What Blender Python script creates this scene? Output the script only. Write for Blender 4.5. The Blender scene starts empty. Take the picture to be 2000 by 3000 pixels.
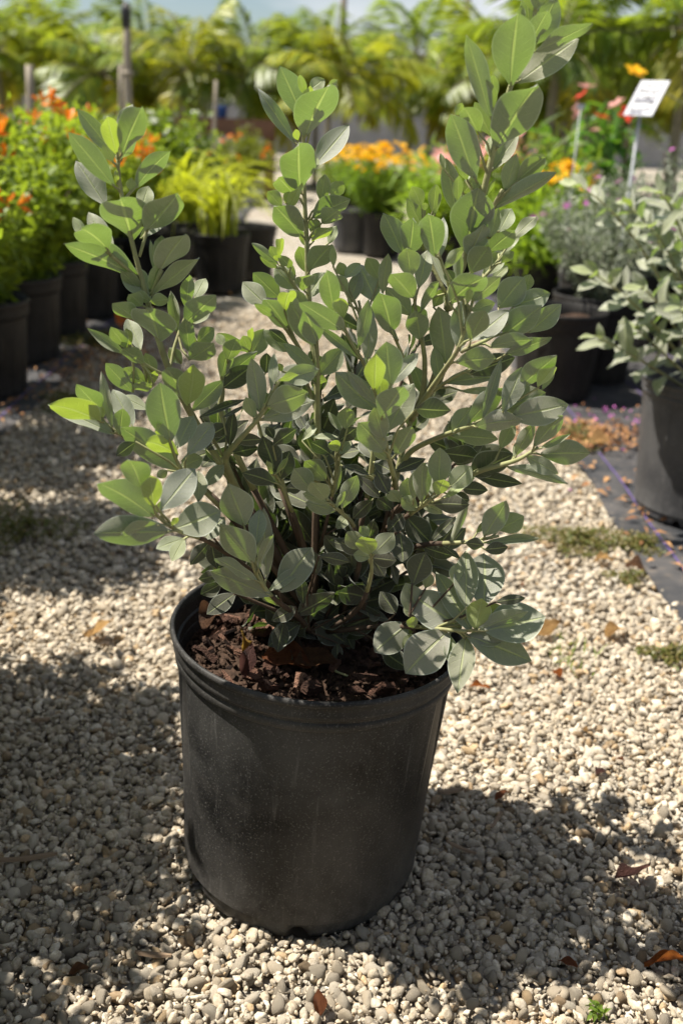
import bpy, bmesh, math, random
import numpy as np
from mathutils import Matrix, Vector
R = math.radians
SC = bpy.context.scene
COL = SC.collection

# ---------------------------------------------------------------- camera
CAM_H, PITCH, ROLL, FPX = 0.968, R(21.8), R(2.3), 2917.0
_F = np.array([0, math.cos(PITCH), -math.sin(PITCH)])
_R0 = np.array([1.0, 0, 0]); _U0 = np.array([0, math.sin(PITCH), math.cos(PITCH)])
CR = _R0*math.cos(ROLL) + _U0*math.sin(ROLL)
CU = _U0*math.cos(ROLL) - _R0*math.sin(ROLL)
CF = _F
CP = np.array([0, 0, CAM_H])
cam_d = bpy.data.cameras.new('camera'); cam = bpy.data.objects.new('camera', cam_d); COL.objects.link(cam)
cam_d.sensor_fit = 'VERTICAL'; cam_d.sensor_height = 36; cam_d.sensor_width = 24; cam_d.lens = 36*FPX/3000
cam_d.clip_start = 0.02; cam_d.clip_end = 800
cam_d.dof.use_dof = True; cam_d.dof.focus_distance = 1.13; cam_d.dof.aperture_fstop = 4.2
m = Matrix.Identity(4)
for i in range(3):
    m[i][0] = CR[i]; m[i][1] = CU[i]; m[i][2] = -CF[i]; m[i][3] = CP[i]
cam.matrix_world = m
SC.camera = cam

# ---------------------------------------------------------------- sky, sun, exposure
SUN_EL, SUN_BACK = R(61), R(8)          # sun stands to the left, a little behind the shrub
SV = np.array([-math.cos(SUN_EL)*math.cos(SUN_BACK), math.cos(SUN_EL)*math.sin(SUN_BACK), math.sin(SUN_EL)])
w = bpy.data.worlds.new('World'); SC.world = w; w.use_nodes = True
nt = w.node_tree; nt.nodes.clear()
o_ = nt.nodes.new('ShaderNodeOutputWorld'); bg = nt.nodes.new('ShaderNodeBackground')
sky = nt.nodes.new('ShaderNodeTexSky'); sky.sky_type = 'NISHITA'; sky.sun_disc = False
sky.sun_elevation = SUN_EL; sky.sun_rotation = math.atan2(SV[0], SV[1]) % (2*math.pi)
sky.air_density = 1.0; sky.dust_density = .7; sky.ozone_density = 1.2
tc = nt.nodes.new('ShaderNodeTexCoord'); mp = nt.nodes.new('ShaderNodeMapping'); mp.inputs['Scale'].default_value = (1, 1, 3.2); mp.inputs['Location'].default_value = (3.1, .4, 0)
no = nt.nodes.new('ShaderNodeTexNoise'); no.inputs['Scale'].default_value = 2.4; no.inputs['Detail'].default_value = 7; no.inputs['Roughness'].default_value = .55
rp = nt.nodes.new('ShaderNodeValToRGB'); rp.color_ramp.elements[0].position = .46; rp.color_ramp.elements[1].position = .64
mx = nt.nodes.new('ShaderNodeMix'); mx.data_type = 'RGBA'; mx.inputs[7].default_value = (8.5, 8.7, 9.1, 1)
L = nt.links
L.new(tc.outputs['Generated'], mp.inputs[0]); L.new(mp.outputs[0], no.inputs['Vector']); L.new(no.outputs[0], rp.inputs[0])
L.new(rp.outputs[0], mx.inputs[0]); L.new(sky.outputs[0], mx.inputs[6]); L.new(mx.outputs[2], bg.inputs[0]); L.new(bg.outputs[0], o_.inputs[0])
bg.inputs[1].default_value = 0.05
sd = bpy.data.lights.new('sun', 'SUN'); sd.energy = 5.0; sd.angle = R(.55); sd.color = (1, .95, .86)
so = bpy.data.objects.new('sun', sd); COL.objects.link(so); so.location = (-4, 2, 8)
so.rotation_euler = Vector((-SV[0], -SV[1], -SV[2])).to_track_quat('-Z', 'Y').to_euler()
SC.view_settings.view_transform = 'Standard'; SC.view_settings.look = 'None'
SC.view_settings.exposure = 1.05; SC.view_settings.gamma = 1; SC.view_settings.use_curve_mapping = False
SC.cycles.max_bounces = 8; SC.cycles.transparent_max_bounces = 8; SC.cycles.transmission_bounces = 6

# ---------------------------------------------------------------- helpers
def ray(px, py): return CF + CR*(px-1000)/FPX - CU*(py-1500)/FPX
def at(px, py, Y):                        # the point on world plane y = Y seen at a photo pixel
    d = ray(px, py); return CP + d*(Y/d[1])
def gp(px, py, z=0.0):                    # the point on the ground seen at a photo pixel
    d = ray(px, py); return CP + d*((z-CAM_H)/d[2])
def unit(v): v = np.asarray(v, float); return v/(np.linalg.norm(v)+1e-12)
def tag(o, label=None, cat=None, group=None, kind=None):
    if label: o['label'] = label
    if cat: o['category'] = cat
    if group: o['group'] = group
    if kind: o['kind'] = kind
    return o
def empty(name, loc=(0, 0, 0), rz=0):
    o = bpy.data.objects.new(name, None); COL.objects.link(o); o.location = loc; o.rotation_euler = (0, 0, rz); o.empty_display_size = .05
    return o
def obj(name, me, parent=None, loc=None, rot=None, scale=None, mw=None):
    o = bpy.data.objects.new(name, me); COL.objects.link(o)
    if parent: o.parent = parent
    if mw is not None: o.matrix_basis = mw
    if loc is not None: o.location = loc
    if rot is not None: o.rotation_euler = rot
    if scale is not None: o.scale = scale if hasattr(scale, '__len__') else (scale,)*3
    return o
def copy_tree(o, parent=None):
    c = o.copy(); COL.objects.link(c)
    c.parent = parent
    for ch in list(o.children): copy_tree(ch, c)
    return c
def mesh(name, V, Fc, mat=None, smooth=True, uv=None, attrs=None):
    """V (n,3); Fc (m,k) array with equal-sized faces or a list of tuples"""
    me = bpy.data.meshes.new(name)
    V = np.asarray(V, np.float32)
    if isinstance(Fc, np.ndarray):
        me.vertices.add(len(V)); me.vertices.foreach_set('co', V.ravel())
        k = Fc.shape[1]; me.loops.add(Fc.size); me.loops.foreach_set('vertex_index', Fc.astype(np.int32).ravel())
        me.polygons.add(len(Fc)); me.polygons.foreach_set('loop_start', np.arange(0, Fc.size, k, dtype=np.int32))
        me.polygons.foreach_set('loop_total', np.full(len(Fc), k, np.int32))
        me.update(calc_edges=True)
    else:
        me.from_pydata(V.tolist(), [], [tuple(int(i) for i in f) for f in Fc])
    if smooth: me.polygons.foreach_set('use_smooth', np.ones(len(me.polygons), bool))
    if uv is not None:
        l = me.uv_layers.new(name='UVMap'); idx = np.empty(len(me.loops), np.int32); me.loops.foreach_get('vertex_index', idx)
        l.data.foreach_set('uv', np.asarray(uv, np.float32)[idx].ravel())
    for an, (typ, data) in (attrs or {}).items():
        a = me.attributes.new(an, typ, 'POINT')
        a.data.foreach_set('color' if typ == 'FLOAT_COLOR' else 'value', np.asarray(data, np.float32).ravel())
    if mat: me.materials.append(mat)
    me.update()
    return me
class MB:                                  # collects pieces into one mesh
    def __init__(s): s.v = []; s.f = []; s.n = 0
    def add(s, V, Fc):
        s.v.append(np.asarray(V, float)); s.f += [tuple(i+s.n for i in f) for f in Fc]; s.n += len(V)
    def tube(s, pts, rad, k=7, cap=True):
        pts = np.asarray(pts, float); n = len(pts)
        if not hasattr(rad, '__len__'): rad = [rad]*n
        V = []; up = np.array([.3, .2, 1.0])
        for i in range(n):
            t = unit(pts[min(i+1, n-1)]-pts[max(i-1, 0)])
            a = np.cross(t, up);  a = unit(a) if np.linalg.norm(a) > 1e-3 else np.array([1., 0, 0])
            b = np.cross(t, a)
            for j in range(k):
                q = 2*math.pi*j/k; V.append(pts[i]+rad[i]*(math.cos(q)*a+math.sin(q)*b))
        Fc = [(i*k+j, i*k+(j+1) % k, (i+1)*k+(j+1) % k, (i+1)*k+j) for i in range(n-1) for j in range(k)]
        if cap: Fc += [tuple(range(k-1, -1, -1)), tuple(range((n-1)*k, n*k))]
        s.add(V, Fc)
    def box(s, c, sz, rz=0):
        c = np.asarray(c, float); h = np.asarray(sz, float)/2
        q = np.array([[x, y, z] for x in (-1, 1) for y in (-1, 1) for z in (-1, 1)])*h
        ca, sa = math.cos(rz), math.sin(rz)
        q = np.c_[q[:, 0]*ca-q[:, 1]*sa, q[:, 0]*sa+q[:, 1]*ca, q[:, 2]]+c
        s.add(q, [(0, 1, 3, 2), (4, 6, 7, 5), (0, 4, 5, 1), (2, 3, 7, 6), (0, 2, 6, 4), (1, 5, 7, 3)])
    def lathe(s, prof, k=48, fr=None, closed=False):
        V = []
        for i, (r, z) in enumerate(prof):
            for j in range(k):
                a = 2*math.pi*j/k; rr, zz = (fr(i, r, z, a) if fr else (r, z)); V.append((rr*math.cos(a), rr*math.sin(a), zz))
        n = len(prof)
        Fc = [(i*k+j, i*k+(j+1) % k, (i+1)*k+(j+1) % k, (i+1)*k+j) for i in range(n-1) for j in range(k)]
        s.add(V, Fc)
    def build(s, name, mat, parent=None, smooth=False, **kw):
        return obj(name, mesh(name, np.concatenate(s.v), s.f, mat, smooth), parent, **kw)
    def me(s, name, mat, smooth=False): return mesh(name, np.concatenate(s.v), s.f, mat, smooth)

# ---------------------------------------------------------------- materials
class NB:
    def __init__(s, name):
        s.m = bpy.data.materials.new(name); s.m.use_nodes = True; s.t = s.m.node_tree; s.t.nodes.clear()
        s.out = s.n('ShaderNodeOutputMaterial')
    def n(s, typ, **kw):
        x = s.t.nodes.new(typ)
        for k, v in kw.items(): setattr(x, k, v)
        return x
    def l(s, a, b): s.t.links.new(a, b)
    def val(s, sock, v):
        if hasattr(v, 'is_output'): s.l(v, sock)
        else:
            if hasattr(v, '__len__') and len(v) == 3 and sock.type == 'RGBA': v = (*v, 1)
            sock.default_value = v
    def math(s, op, a, b=0.0, c=0.0, clamp=False):
        x = s.n('ShaderNodeMath', operation=op, use_clamp=clamp); s.val(x.inputs[0], a); s.val(x.inputs[1], b)
        if op in ('MULTIPLY_ADD', 'SMOOTH_MIN', 'COMPARE'): s.val(x.inputs[2], c)
        return x.outputs[0]
    def rng(s, v, a, b, c=0.0, d=1.0, smooth=False):
        x = s.n('ShaderNodeMapRange'); x.interpolation_type = 'SMOOTHSTEP' if smooth else 'LINEAR'
        for i, q in enumerate((v, a, b, c, d)): s.val(x.inputs[i], q)
        return x.outputs[0]
    def mix(s, f, a, b, blend='MIX'):
        x = s.n('ShaderNodeMix', data_type='RGBA', blend_type=blend); s.val(x.inputs[0], f); s.val(x.inputs[6], a); s.val(x.inputs[7], b)
        return x.outputs[2]
    def noise(s, vec, scale, detail=3, rough=.55, dist=0):
        x = s.n('ShaderNodeTexNoise'); x.inputs['Scale'].default_value = scale; x.inputs['Detail'].default_value = detail
        x.inputs['Roughness'].default_value = rough; x.inputs['Distortion'].default_value = dist
        if vec is not None: s.l(vec, x.inputs['Vector'])
        return x.outputs[0]
    def voro(s, vec, scale, out='Color', feature='F1'):
        x = s.n('ShaderNodeTexVoronoi', feature=feature); x.inputs['Scale'].default_value = scale
        if vec is not None: s.l(vec, x.inputs['Vector'])
        return x.outputs[out]
    def ramp(s, f, stops):
        x = s.n('ShaderNodeValToRGB'); e = x.color_ramp.elements
        while len(e) < len(stops): e.new(.5)
        for i, (p, c) in enumerate(stops): e[i].position = p; e[i].color = (*c, 1) if len(c) == 3 else c
        s.l(f, x.inputs[0]); return x.outputs[0]
    def bump(s, h, dist=.002, strength=1.0, nrm=None):
        x = s.n('ShaderNodeBump'); x.inputs['Distance'].default_value = dist; x.inputs['Strength'].default_value = strength; s.l(h, x.inputs['Height'])
        if nrm is not None: s.l(nrm, x.inputs['Normal'])
        return x.outputs[0]
    def bsdf(s, col, rough=.6, spec=.4, nrm=None, metal=0.0, sheen=0.0):
        x = s.n('ShaderNodeBsdfPrincipled'); s.val(x.inputs['Base Color'], col); s.val(x.inputs['Roughness'], rough)
        s.val(x.inputs['Specular IOR Level'], spec); s.val(x.inputs['Metallic'], metal)
        if sheen: s.val(x.inputs['Sheen Weight'], sheen)
        if nrm is not None: s.l(nrm, x.inputs['Normal'])
        return x.outputs[0]
    def fin(s, sh): s.l(sh, s.out.inputs[0]); return s.m
    def coord(s, which='Object'): return s.n('ShaderNodeTexCoord').outputs[which]

def leaf_material(name, base, young, trans, ytrans, tw, rough=.55, spots=.0, sheen=0.0, edge=(.55, .58, .48), rib=(.42, .47, .20)):
    """a leaf blade: margin hair line, midrib, side veins; object colour tints it, object alpha 0..1 = young"""
    b = NB(name); uv = b.n('ShaderNodeUVMap').outputs[0]; sp = b.n('ShaderNodeSeparateXYZ'); b.l(uv, sp.inputs[0])
    au = b.math('MULTIPLY', b.math('ABSOLUTE', b.math('SUBTRACT', sp.outputs[0], .5)), 2)
    oi = b.n('ShaderNodeObjectInfo'); yg = b.math('MAXIMUM', oi.outputs['Alpha'], b.n('ShaderNodeAttribute', attribute_name='young').outputs['Fac'])
    ribm = b.rng(au, .10, .03, smooth=True); edm = b.rng(au, .90, .985, smooth=True)
    vv = b.math('SUBTRACT', sp.outputs[1], b.math('MULTIPLY', b.math('POWER', au, 1.3), .16))
    cv0 = b.coord(); wv = b.math('SINE', b.math('MULTIPLY', vv, 52)); vm = b.math('MULTIPLY', b.math('MULTIPLY', b.rng(wv, .90, 1.0, smooth=True), b.rng(b.noise(cv0, 2.2, 2), .4, .65)), .26)
    cv = b.coord()
    nz = b.noise(cv, 9, 4); nz2 = b.noise(cv, 60, 3)
    col = b.mix(yg, base, young); col = b.mix(1.0, col, oi.outputs['Color'], 'MULTIPLY')
    col = b.mix(b.rng(nz, .3, .7, 0, .35), col, b.mix(1.0, col, (.80, .86, .72), 'MULTIPLY'))
    if spots: col = b.mix(b.math('MULTIPLY', b.rng(nz2, .58, .72), spots), col, (.09, .08, .05))
    col = b.mix(vm, col, rib); col = b.mix(b.math('MULTIPLY', ribm, .5), col, rib); col = b.mix(b.math('MULTIPLY', edm, .6), col, edge)
    tcx = b.mix(yg, trans, ytrans)
    tcx = b.mix(b.math('MULTIPLY', vm, .6), tcx, (.55, .8, .15)); tcx = b.mix(b.math('MULTIPLY', ribm, .6), tcx, (.60, .75, .16))
    h = b.math('ADD', b.math('MULTIPLY', ribm, -.6), b.math('ADD', b.math('MULTIPLY', vm, -.8), b.math('MULTIPLY', nz2, .25)))
    nr = b.bump(h, .0016, .8)
    sh = b.bsdf(col, rough, .35, nr, sheen=sheen)
    tr = b.n('ShaderNodeBsdfTranslucent'); b.val(tr.inputs[0], tcx); b.l(nr, tr.inputs['Normal'])
    ms = b.n('ShaderNodeMixShader'); ms.inputs[0].default_value = tw; b.l(sh, ms.inputs[1]); b.l(tr.outputs[0], ms.inputs[2])
    return b.fin(ms.outputs[0])
def foliage_material(name, c1, c2, trans, tw=.4, rough=.5, spec=.4):
    """many small leaves in one mesh: attribute tint varies them"""
    b = NB(name); a = b.n('ShaderNodeAttribute', attribute_name='tint').outputs['Fac']; oi = b.n('ShaderNodeObjectInfo')
    col = b.mix(a, c1, c2); col = b.mix(1.0, col, oi.outputs['Color'], 'MULTIPLY')
    tcx = b.mix(1.0, b.mix(a, tuple(x*.7 for x in trans), trans), oi.outputs['Color'], 'MULTIPLY')
    sh = b.bsdf(col, rough, spec); tr = b.n('ShaderNodeBsdfTranslucent'); b.val(tr.inputs[0], tcx)
    ms = b.n('ShaderNodeMixShader'); ms.inputs[0].default_value = tw; b.l(sh, ms.inputs[1]); b.l(tr.outputs[0], ms.inputs[2])
    return b.fin(ms.outputs[0])
def petal_material(name, col, tw=.35, var=(.85, .9, .8)):
    b = NB(name); oi = b.n('ShaderNodeObjectInfo'); c = b.mix(oi.outputs['Random'], col, tuple(x*y for x, y in zip(col, var)))
    sh = b.bsdf(c, .5, .3); tr = b.n('ShaderNodeBsdfTranslucent'); b.val(tr.inputs[0], c)
    ms = b.n('ShaderNodeMixShader'); ms.inputs[0].default_value = tw; b.l(sh, ms.inputs[1]); b.l(tr.outputs[0], ms.inputs[2])
    return b.fin(ms.outputs[0])
def simple(name, c1, c2, scale=20, rough=.7, spec=.3, bump=0.0, bscale=60, stretch=None):
    b = NB(name); cv = b.coord()
    if stretch:
        mpn = b.n('ShaderNodeMapping'); mpn.inputs['Scale'].default_value = stretch; b.l(cv, mpn.inputs[0]); cv = mpn.outputs[0]
    col = b.mix(b.rng(b.noise(cv, scale, 5), .3, .7), c1, c2)
    nr = b.bump(b.noise(cv, bscale, 4), bump) if bump else None
    return b.fin(b.bsdf(col, rough, spec, nr))

M = {}
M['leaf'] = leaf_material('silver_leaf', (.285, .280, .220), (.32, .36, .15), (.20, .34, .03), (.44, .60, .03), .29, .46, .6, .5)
M['leaf_old_shaded'] = leaf_material('silver_leaf_older_shaded', (.105, .102, .076), (.30, .36, .12), (.06, .11, .012), (.42, .68, .03), .30, .6, .8, .2)  # older leaves, darkened in colour to stand for shade inside the crown
M['twig'] = simple('young_twig', (.30, .31, .14), (.22, .20, .10), 60, .6, .3, .0006, 200)
M['bark'] = simple('brown_bark', (.11, .075, .05), (.06, .042, .03), 50, .8, .2, .0015, 160, (1, 1, .25))
def gravel_material(name, per_object):
    b = NB(name); cv = b.coord()
    c = b.n('ShaderNodeObjectInfo').outputs['Color'] if per_object else b.n('ShaderNodeAttribute', attribute_name='col').outputs['Color']
    n1 = b.noise(cv, 240, 4, .6); n2 = b.noise(cv, 900, 2)
    col = b.mix(b.rng(n1, .38, .62, 0, .7), c, b.mix(1.0, c, (.62, .57, .48), 'MULTIPLY'))
    nr = b.bump(b.math('ADD', n1, b.math('MULTIPLY', n2, .35)), .0016, .9)
    return b.fin(b.bsdf(col, .88, .2, nr))
M['gravel'] = gravel_material('limestone_gravel', False); M['stone'] = gravel_material('limestone_stone', True)
def ground_material():
    b = NB('gravel_ground_far'); cv = b.coord()
    vc = b.voro(cv, 62); vd = b.voro(cv, 62, 'Distance')
    x = b.n('ShaderNodeSeparateColor'); b.l(vc, x.inputs[0])
    col = b.ramp(x.outputs[0], [(0, (.34, .31, .26)), (.4, (.46, .42, .35)), (.8, (.56, .52, .45)), (1, (.40, .31, .21))])
    col = b.mix(b.rng(vd, .45, .75), col, (.16, .125, .085))
    col = b.mix(b.rng(b.noise(cv, 1.3, 4), .5, .75, 0, .5), col, (.30, .23, .16))
    h = b.rng(vd, .0, .8, 1, 0)
    return b.fin(b.bsdf(col, .9, .2, b.bump(h, .012)))
M['ground'] = ground_material()
def mat_fabric():
    b = NB('woven_ground_cloth'); cv = b.coord(); sp = b.n('ShaderNodeSeparateXYZ'); b.l(cv, sp.inputs[0])
    wx = b.math('SINE', b.math('MULTIPLY', sp.outputs[0], 1900)); wy = b.math('SINE', b.math('MULTIPLY', sp.outputs[1], 1900))
    n1 = b.noise(cv, 5, 6, .65)
    col = b.mix(b.rng(n1, .42, .72), (.028, .030, .034), (.11, .10, .095)); col = b.mix(b.rng(b.noise(cv, 45, 5), .56, .74, 0, .6), col, (.20, .155, .11))
    return b.fin(b.bsdf(col, .55, .4, b.bump(b.math('MULTIPLY', wx, wy), .0006)))
M['fabric'] = mat_fabric()
M['stripe'] = simple('purple_thread', (.11, .075, .20), (.08, .06, .14), 40, .7)
def pot_material(name, base, dust, amount):
    b = NB(name); cv = b.coord(); sp = b.n('ShaderNodeSeparateXYZ'); b.l(cv, sp.inputs[0])
    n1 = b.noise(cv, 7, 6, .6, .4); n2 = b.noise(cv, 420, 2, .5); n3 = b.noise(cv, 55, 4)
    mpn = b.n('ShaderNodeMapping'); mpn.inputs['Scale'].default_value = (60, 60, 5); mpn.inputs['Rotation'].default_value = (.25, .1, 0); b.l(cv, mpn.inputs[0])
    sc = b.noise(mpn.outputs[0], 1.6, 5, .6)
    col = b.mix(b.rng(n1, .38, .68, 0, amount), base, dust)
    col = b.mix(b.rng(n2, .58, .70, 0, .45), col, tuple(.02+2.2*x for x in dust))
    col = b.mix(b.rng(sc, .60, .72, 0, .4), col, tuple(.015+1.8*x for x in dust))
    col = b.mix(b.math('MULTIPLY', b.rng(sp.outputs[2], .10, .0), b.rng(n3, .35, .65, .05, .5)), col, tuple(.012+2.0*x for x in dust))
    rough = b.rng(n1, .3, .7, .42, .62)
    nr = b.bump(b.math('ADD', b.math('MULTIPLY', n2, .4), sc), .0006, .6)
    return b.fin(b.bsdf(col, rough, .2, nr))
M['pot'] = pot_material('black_plastic_pot', (.009, .0088, .0086), (.060, .058, .054), .9)
M['pot_rim'] = pot_material('worn_black_plastic_rim', (.010, .0097, .0093), (.062, .058, .053), 1.0)
M['pot_grey'] = pot_material('sunlit_grey_plastic_pot', (.045, .045, .048), (.095, .092, .09), .8)  # black plastic lifted to grey, sunlight painted into its colour
M['pot_far'] = pot_material('black_plastic_pot_dusty', (.010, .0095, .009), (.03, .027, .024), .7)
M['soil'] = simple('potting_soil', (.030, .019, .013), (.075, .045, .03), 70, .95, .15, .006, 130)
def chip_material():
    b = NB('pine_bark_chip'); cv = b.coord(); oi = b.n('ShaderNodeObjectInfo')
    mpn = b.n('ShaderNodeMapping'); mpn.inputs['Scale'].default_value = (1, .18, 1); b.l(cv, mpn.inputs[0])
    n1 = b.noise(mpn.outputs[0], 9, 5)
    col = b.ramp(oi.outputs['Random'], [(0, (.045, .024, .016)), (.4, (.11, .055, .036)), (.75, (.23, .12, .08)), (1, (.38, .21, .14))])
    col = b.mix(b.rng(n1, .35, .7, 0, .6), col, b.mix(1.0, col, (.45, .42, .4), 'MULTIPLY'))
    return b.fin(b.bsdf(col, .85, .2, b.bump(n1, .02)))
M['chip'] = chip_material()
def dry_material(name, c1, c2):
    b = NB(name); cv = b.coord(); n1 = b.noise(cv, 4, 6); c = b.mix(b.rng(n1, .3, .7), c1, c2)
    sh = b.bsdf(c, .6, .3, b.bump(b.noise(cv, 16, 4), .03)); tr = b.n('ShaderNodeBsdfTranslucent'); b.val(tr.inputs[0], c)
    ms = b.n('ShaderNodeMixShader'); ms.inputs[0].default_value = .42; b.l(sh, ms.inputs[1]); b.l(tr.outputs[0], ms.inputs[2])
    return b.fin(ms.outputs[0])
M['dry_tan'] = dry_material('dry_tan', (.66, .42, .18), (.50, .27, .09)); M['dry_orange'] = dry_material('dry_orange', (.50, .16, .03), (.36, .09, .02))
M['dry_red'] = dry_material('dry_red', (.17, .075, .06), (.11, .05, .04)); M['dry_yellow'] = dry_material('dry_yellow', (.62, .40, .06), (.50, .27, .05))
M['dry_brown'] = dry_material('dry_brown', (.24, .12, .06), (.15, .075, .04)); M['dry_rust'] = dry_material('dry_rust', (.33, .12, .05), (.22, .08, .035))
M['wood'] = simple('weathered_wood', (.24, .17, .11), (.13, .085, .055), 30, .85, .2, .002, 120, (1, .12, 1))
M['f_green'] = foliage_material('bright_green_leaves', (.065, .115, .016), (.16, .235, .03), (.32, .46, .03), .45)
M['f_lime'] = foliage_material('lime_leaves', (.14, .20, .02), (.26, .32, .03), (.50, .62, .04), .45)
M['f_dark'] = foliage_material('dark_green_leaves', (.025, .06, .015), (.07, .14, .025), (.10, .26, .02), .4)
M['f_sage'] = foliage_material('grey_sage_leaves', (.17, .19, .14), (.30, .32, .23), (.22, .30, .12), .3)
M['f_palm'] = foliage_material('palm_leaflets', (.05, .10, .012), (.17, .21, .03), (.30, .38, .03), .4, .4, .5)
M['f_weed'] = foliage_material('creeping_weed_leaves', (.10, .13, .03), (.20, .14, .05), (.25, .28, .05), .35)
M['f_olive'] = foliage_material('olive_leaves', (.07, .10, .02), (.17, .19, .03), (.28, .34, .03), .4)
M['p_orange'] = petal_material('orange_petals', (.85, .22, .015)); M['p_white'] = petal_material('white_petals', (.80, .79, .74))
M['p_yellow'] = petal_material('yellow_petals', (.85, .48, .01)); M['p_pink'] = petal_material('pink_petals', (.80, .36, .34))
M['p_purple'] = petal_material('magenta_petals', (.62, .16, .52)); M['p_red'] = petal_material('red_petals', (.70, .06, .03)); M['p_lilac'] = petal_material('lilac_petals', (.42, .38, .66))
M['wall'] = simple('grey_render', (.22, .225, .235), (.30, .30, .31), 3, .9, .2, .004, 30)
M['wall_cap'] = simple('pale_coping', (.55, .56, .58), (.45, .46, .48), 4, .8)
M['pole'] = simple('grey_timber_pole', (.36, .31, .24), (.25, .21, .16), 8, .85, .2, .003, 40, (1, 1, .1))
M['black'] = simple('black_rubber', (.03, .03, .032), (.05, .05, .05), 20, .5)
M['steel'] = simple('galvanised_steel', (.42, .43, .44), (.34, .35, .36), 30, .45, .5)
M['brown_box'] = simple('brown_planks', (.25, .13, .08), (.17, .085, .05), 6, .8, .2, .003, 40, (.2, 1, 1))
M['blue'] = simple('blue_plastic', (.02, .10, .42), (.015, .08, .34), 8, .4, .5)
M['trunk'] = simple('palm_trunk', (.26, .23, .16), (.16, .14, .09), 12, .85, .2, .004, 40, (1, 1, 3))

# ---------------------------------------------------------------- ground
rs = np.random.RandomState(7); rnd = random.Random(11)
MATR_X, MATL_X = 0.72, -1.05
g = MB(); g.add([(-150, -30, 0), (150, -30, 0), (150, 260, 0), (-150, 260, 0)], [(0, 1, 2, 3)])
ground = g.build('ground', M['ground']); ground['kind'] = 'structure'; ground.location.z = -0.012
def cloth(name, x0, x1, y0, y1, edge_seed):
    ys = np.arange(y0, y1, .08); xs = np.linspace(0, 1, 14)**1.6; rr = np.random.RandomState(edge_seed)
    wob = np.cumsum(rr.normal(0, .003, len(ys))); wob -= np.linspace(wob[0], wob[-1], len(ys))
    V = []
    for j, y in enumerate(ys):
        for i, t in enumerate(xs):
            x = x0+(x1-x0)*t + wob[j]*(1-t)
            z = .009 + .004*math.sin(x*9+y*3)+.003*math.sin(y*11+x*4) - (.006 if i == 0 else 0)
            V.append((x, y, z))
    n = len(xs); Fc = [(j*n+i, j*n+i+1, (j+1)*n+i+1, (j+1)*n+i) for j in range(len(ys)-1) for i in range(n-1)]
    o = obj(name, mesh(name, V, Fc, M['fabric'])); o['kind'] = 'structure'; return o
matR = cloth('ground_cloth', MATR_X, 3.6, .2, 14, 3); matL = cloth('ground_cloth', MATL_X, -3.9, .2, 14, 5)
def stripe(parent, x, y0, y1):
    V = []; ys = np.arange(y0, y1, .06)
    for y in ys:
        for s in (-.003, .003):
            xx = x+s+.004*math.sin(y*2.3); V.append((xx, y, .0125+.004*math.sin(xx*9+y*3)+.003*math.sin(y*11+xx*4)))
    obj('stripe', mesh('stripe', V, [(2*i, 2*i+1, 2*i+3, 2*i+2) for i in range(len(ys)-1)], M['stripe']), parent)
for x in (.80, 1.12, 1.44, 1.76): stripe(matR, x, 1.0, 9)
for x in (-1.13, -1.45, -1.77): stripe(matL, x, 1.0, 9)

# gravel: every stone near the camera is real, the far ones are in the ground material
def ico_templates(level, n, seed):
    bm = bmesh.new(); bmesh.ops.create_icosphere(bm, subdivisions=level, radius=1)
    V0 = np.array([v.co for v in bm.verts]); F0 = np.array([[v.index for v in f.verts] for f in bm.faces]); bm.free()
    rr = np.random.RandomState(seed); out = []
    for i in range(n):
        V = V0.copy()
        for k in range(rr.randint(6, 11)):                       # broken faces
            d = unit(rr.normal(size=3)); h = rr.uniform(.50, .82); s = V@d
            V -= np.outer(np.maximum(0, s-h)*.93, d)
        V *= 1+.05*rr.normal(size=(len(V), 1))
        V *= np.array([rr.uniform(.95, 1.5), rr.uniform(.75, 1.1), rr.uniform(.5, .85)])
        out.append(V)
    return np.array(out), F0
def rotmats(n, rr):
    q = rr.normal(size=(n, 4)); q /= np.linalg.norm(q, axis=1, keepdims=True); a, b, c, d = q.T
    return np.stack([1-2*(c*c+d*d), 2*(b*c-a*d), 2*(b*d+a*c), 2*(b*c+a*d), 1-2*(b*b+d*d), 2*(c*d-a*b), 2*(b*d-a*c), 2*(c*d+a*b), 1-2*(b*b+c*c)], 1).reshape(n, 3, 3)
def stone_colors(n, rr):
    k = rr.rand(n); base = np.tile(np.array([.47, .40, .305]), (n, 1))
    base[k < .30] = (.38, .33, .262); base[(k > .55) & (k < .78)] = (.56, .495, .40); base[k > .94] = (.42, .31, .19); base[(k > .86) & (k < .89)] = (.30, .22, .14)
    base *= rr.normal(1, .13, (n, 1)).clip(.6, 1.3)
    return np.c_[base.clip(.05, .8), np.ones(n)]
POTC = np.array([-.040, 1.12])
T2, F2 = ico_templates(2, 28, 1); T1, F1 = ico_templates(1, 20, 2)
def scatter(y0, y1, xl, xr, sp, rr, smin, smax, z0, z1):
    ys = np.arange(y0, y1, sp*.87); P = []
    for j, y in enumerate(ys):
        xs = np.arange(xl(y), xr(y), sp)+(j % 2)*sp*.5
        P.append(np.c_[xs, np.full(len(xs), y)])
    P = np.concatenate(P); P += rr.normal(0, sp*.26, P.shape)
    r = smin+(smax-smin)*rr.rand(len(P))**2.0
    keep = (np.hypot(P[:, 0]-POTC[0], P[:, 1]-POTC[1]) > .152) & (P[:, 0] < MATR_X+.012) & (P[:, 0] > MATL_X-.012)
    P, r = P[keep], r[keep]
    z = rr.uniform(z0, z1, len(P))-r*.12
    return np.c_[P, z], r
halfw = lambda y: .348*(y*.93+.36)+.10
rr = np.random.RandomState(21)
a = scatter(.50, 1.95, lambda y: -halfw(y), lambda y: halfw(y), .0140, rr, .0056, .0142, -.007, -.001)
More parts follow.
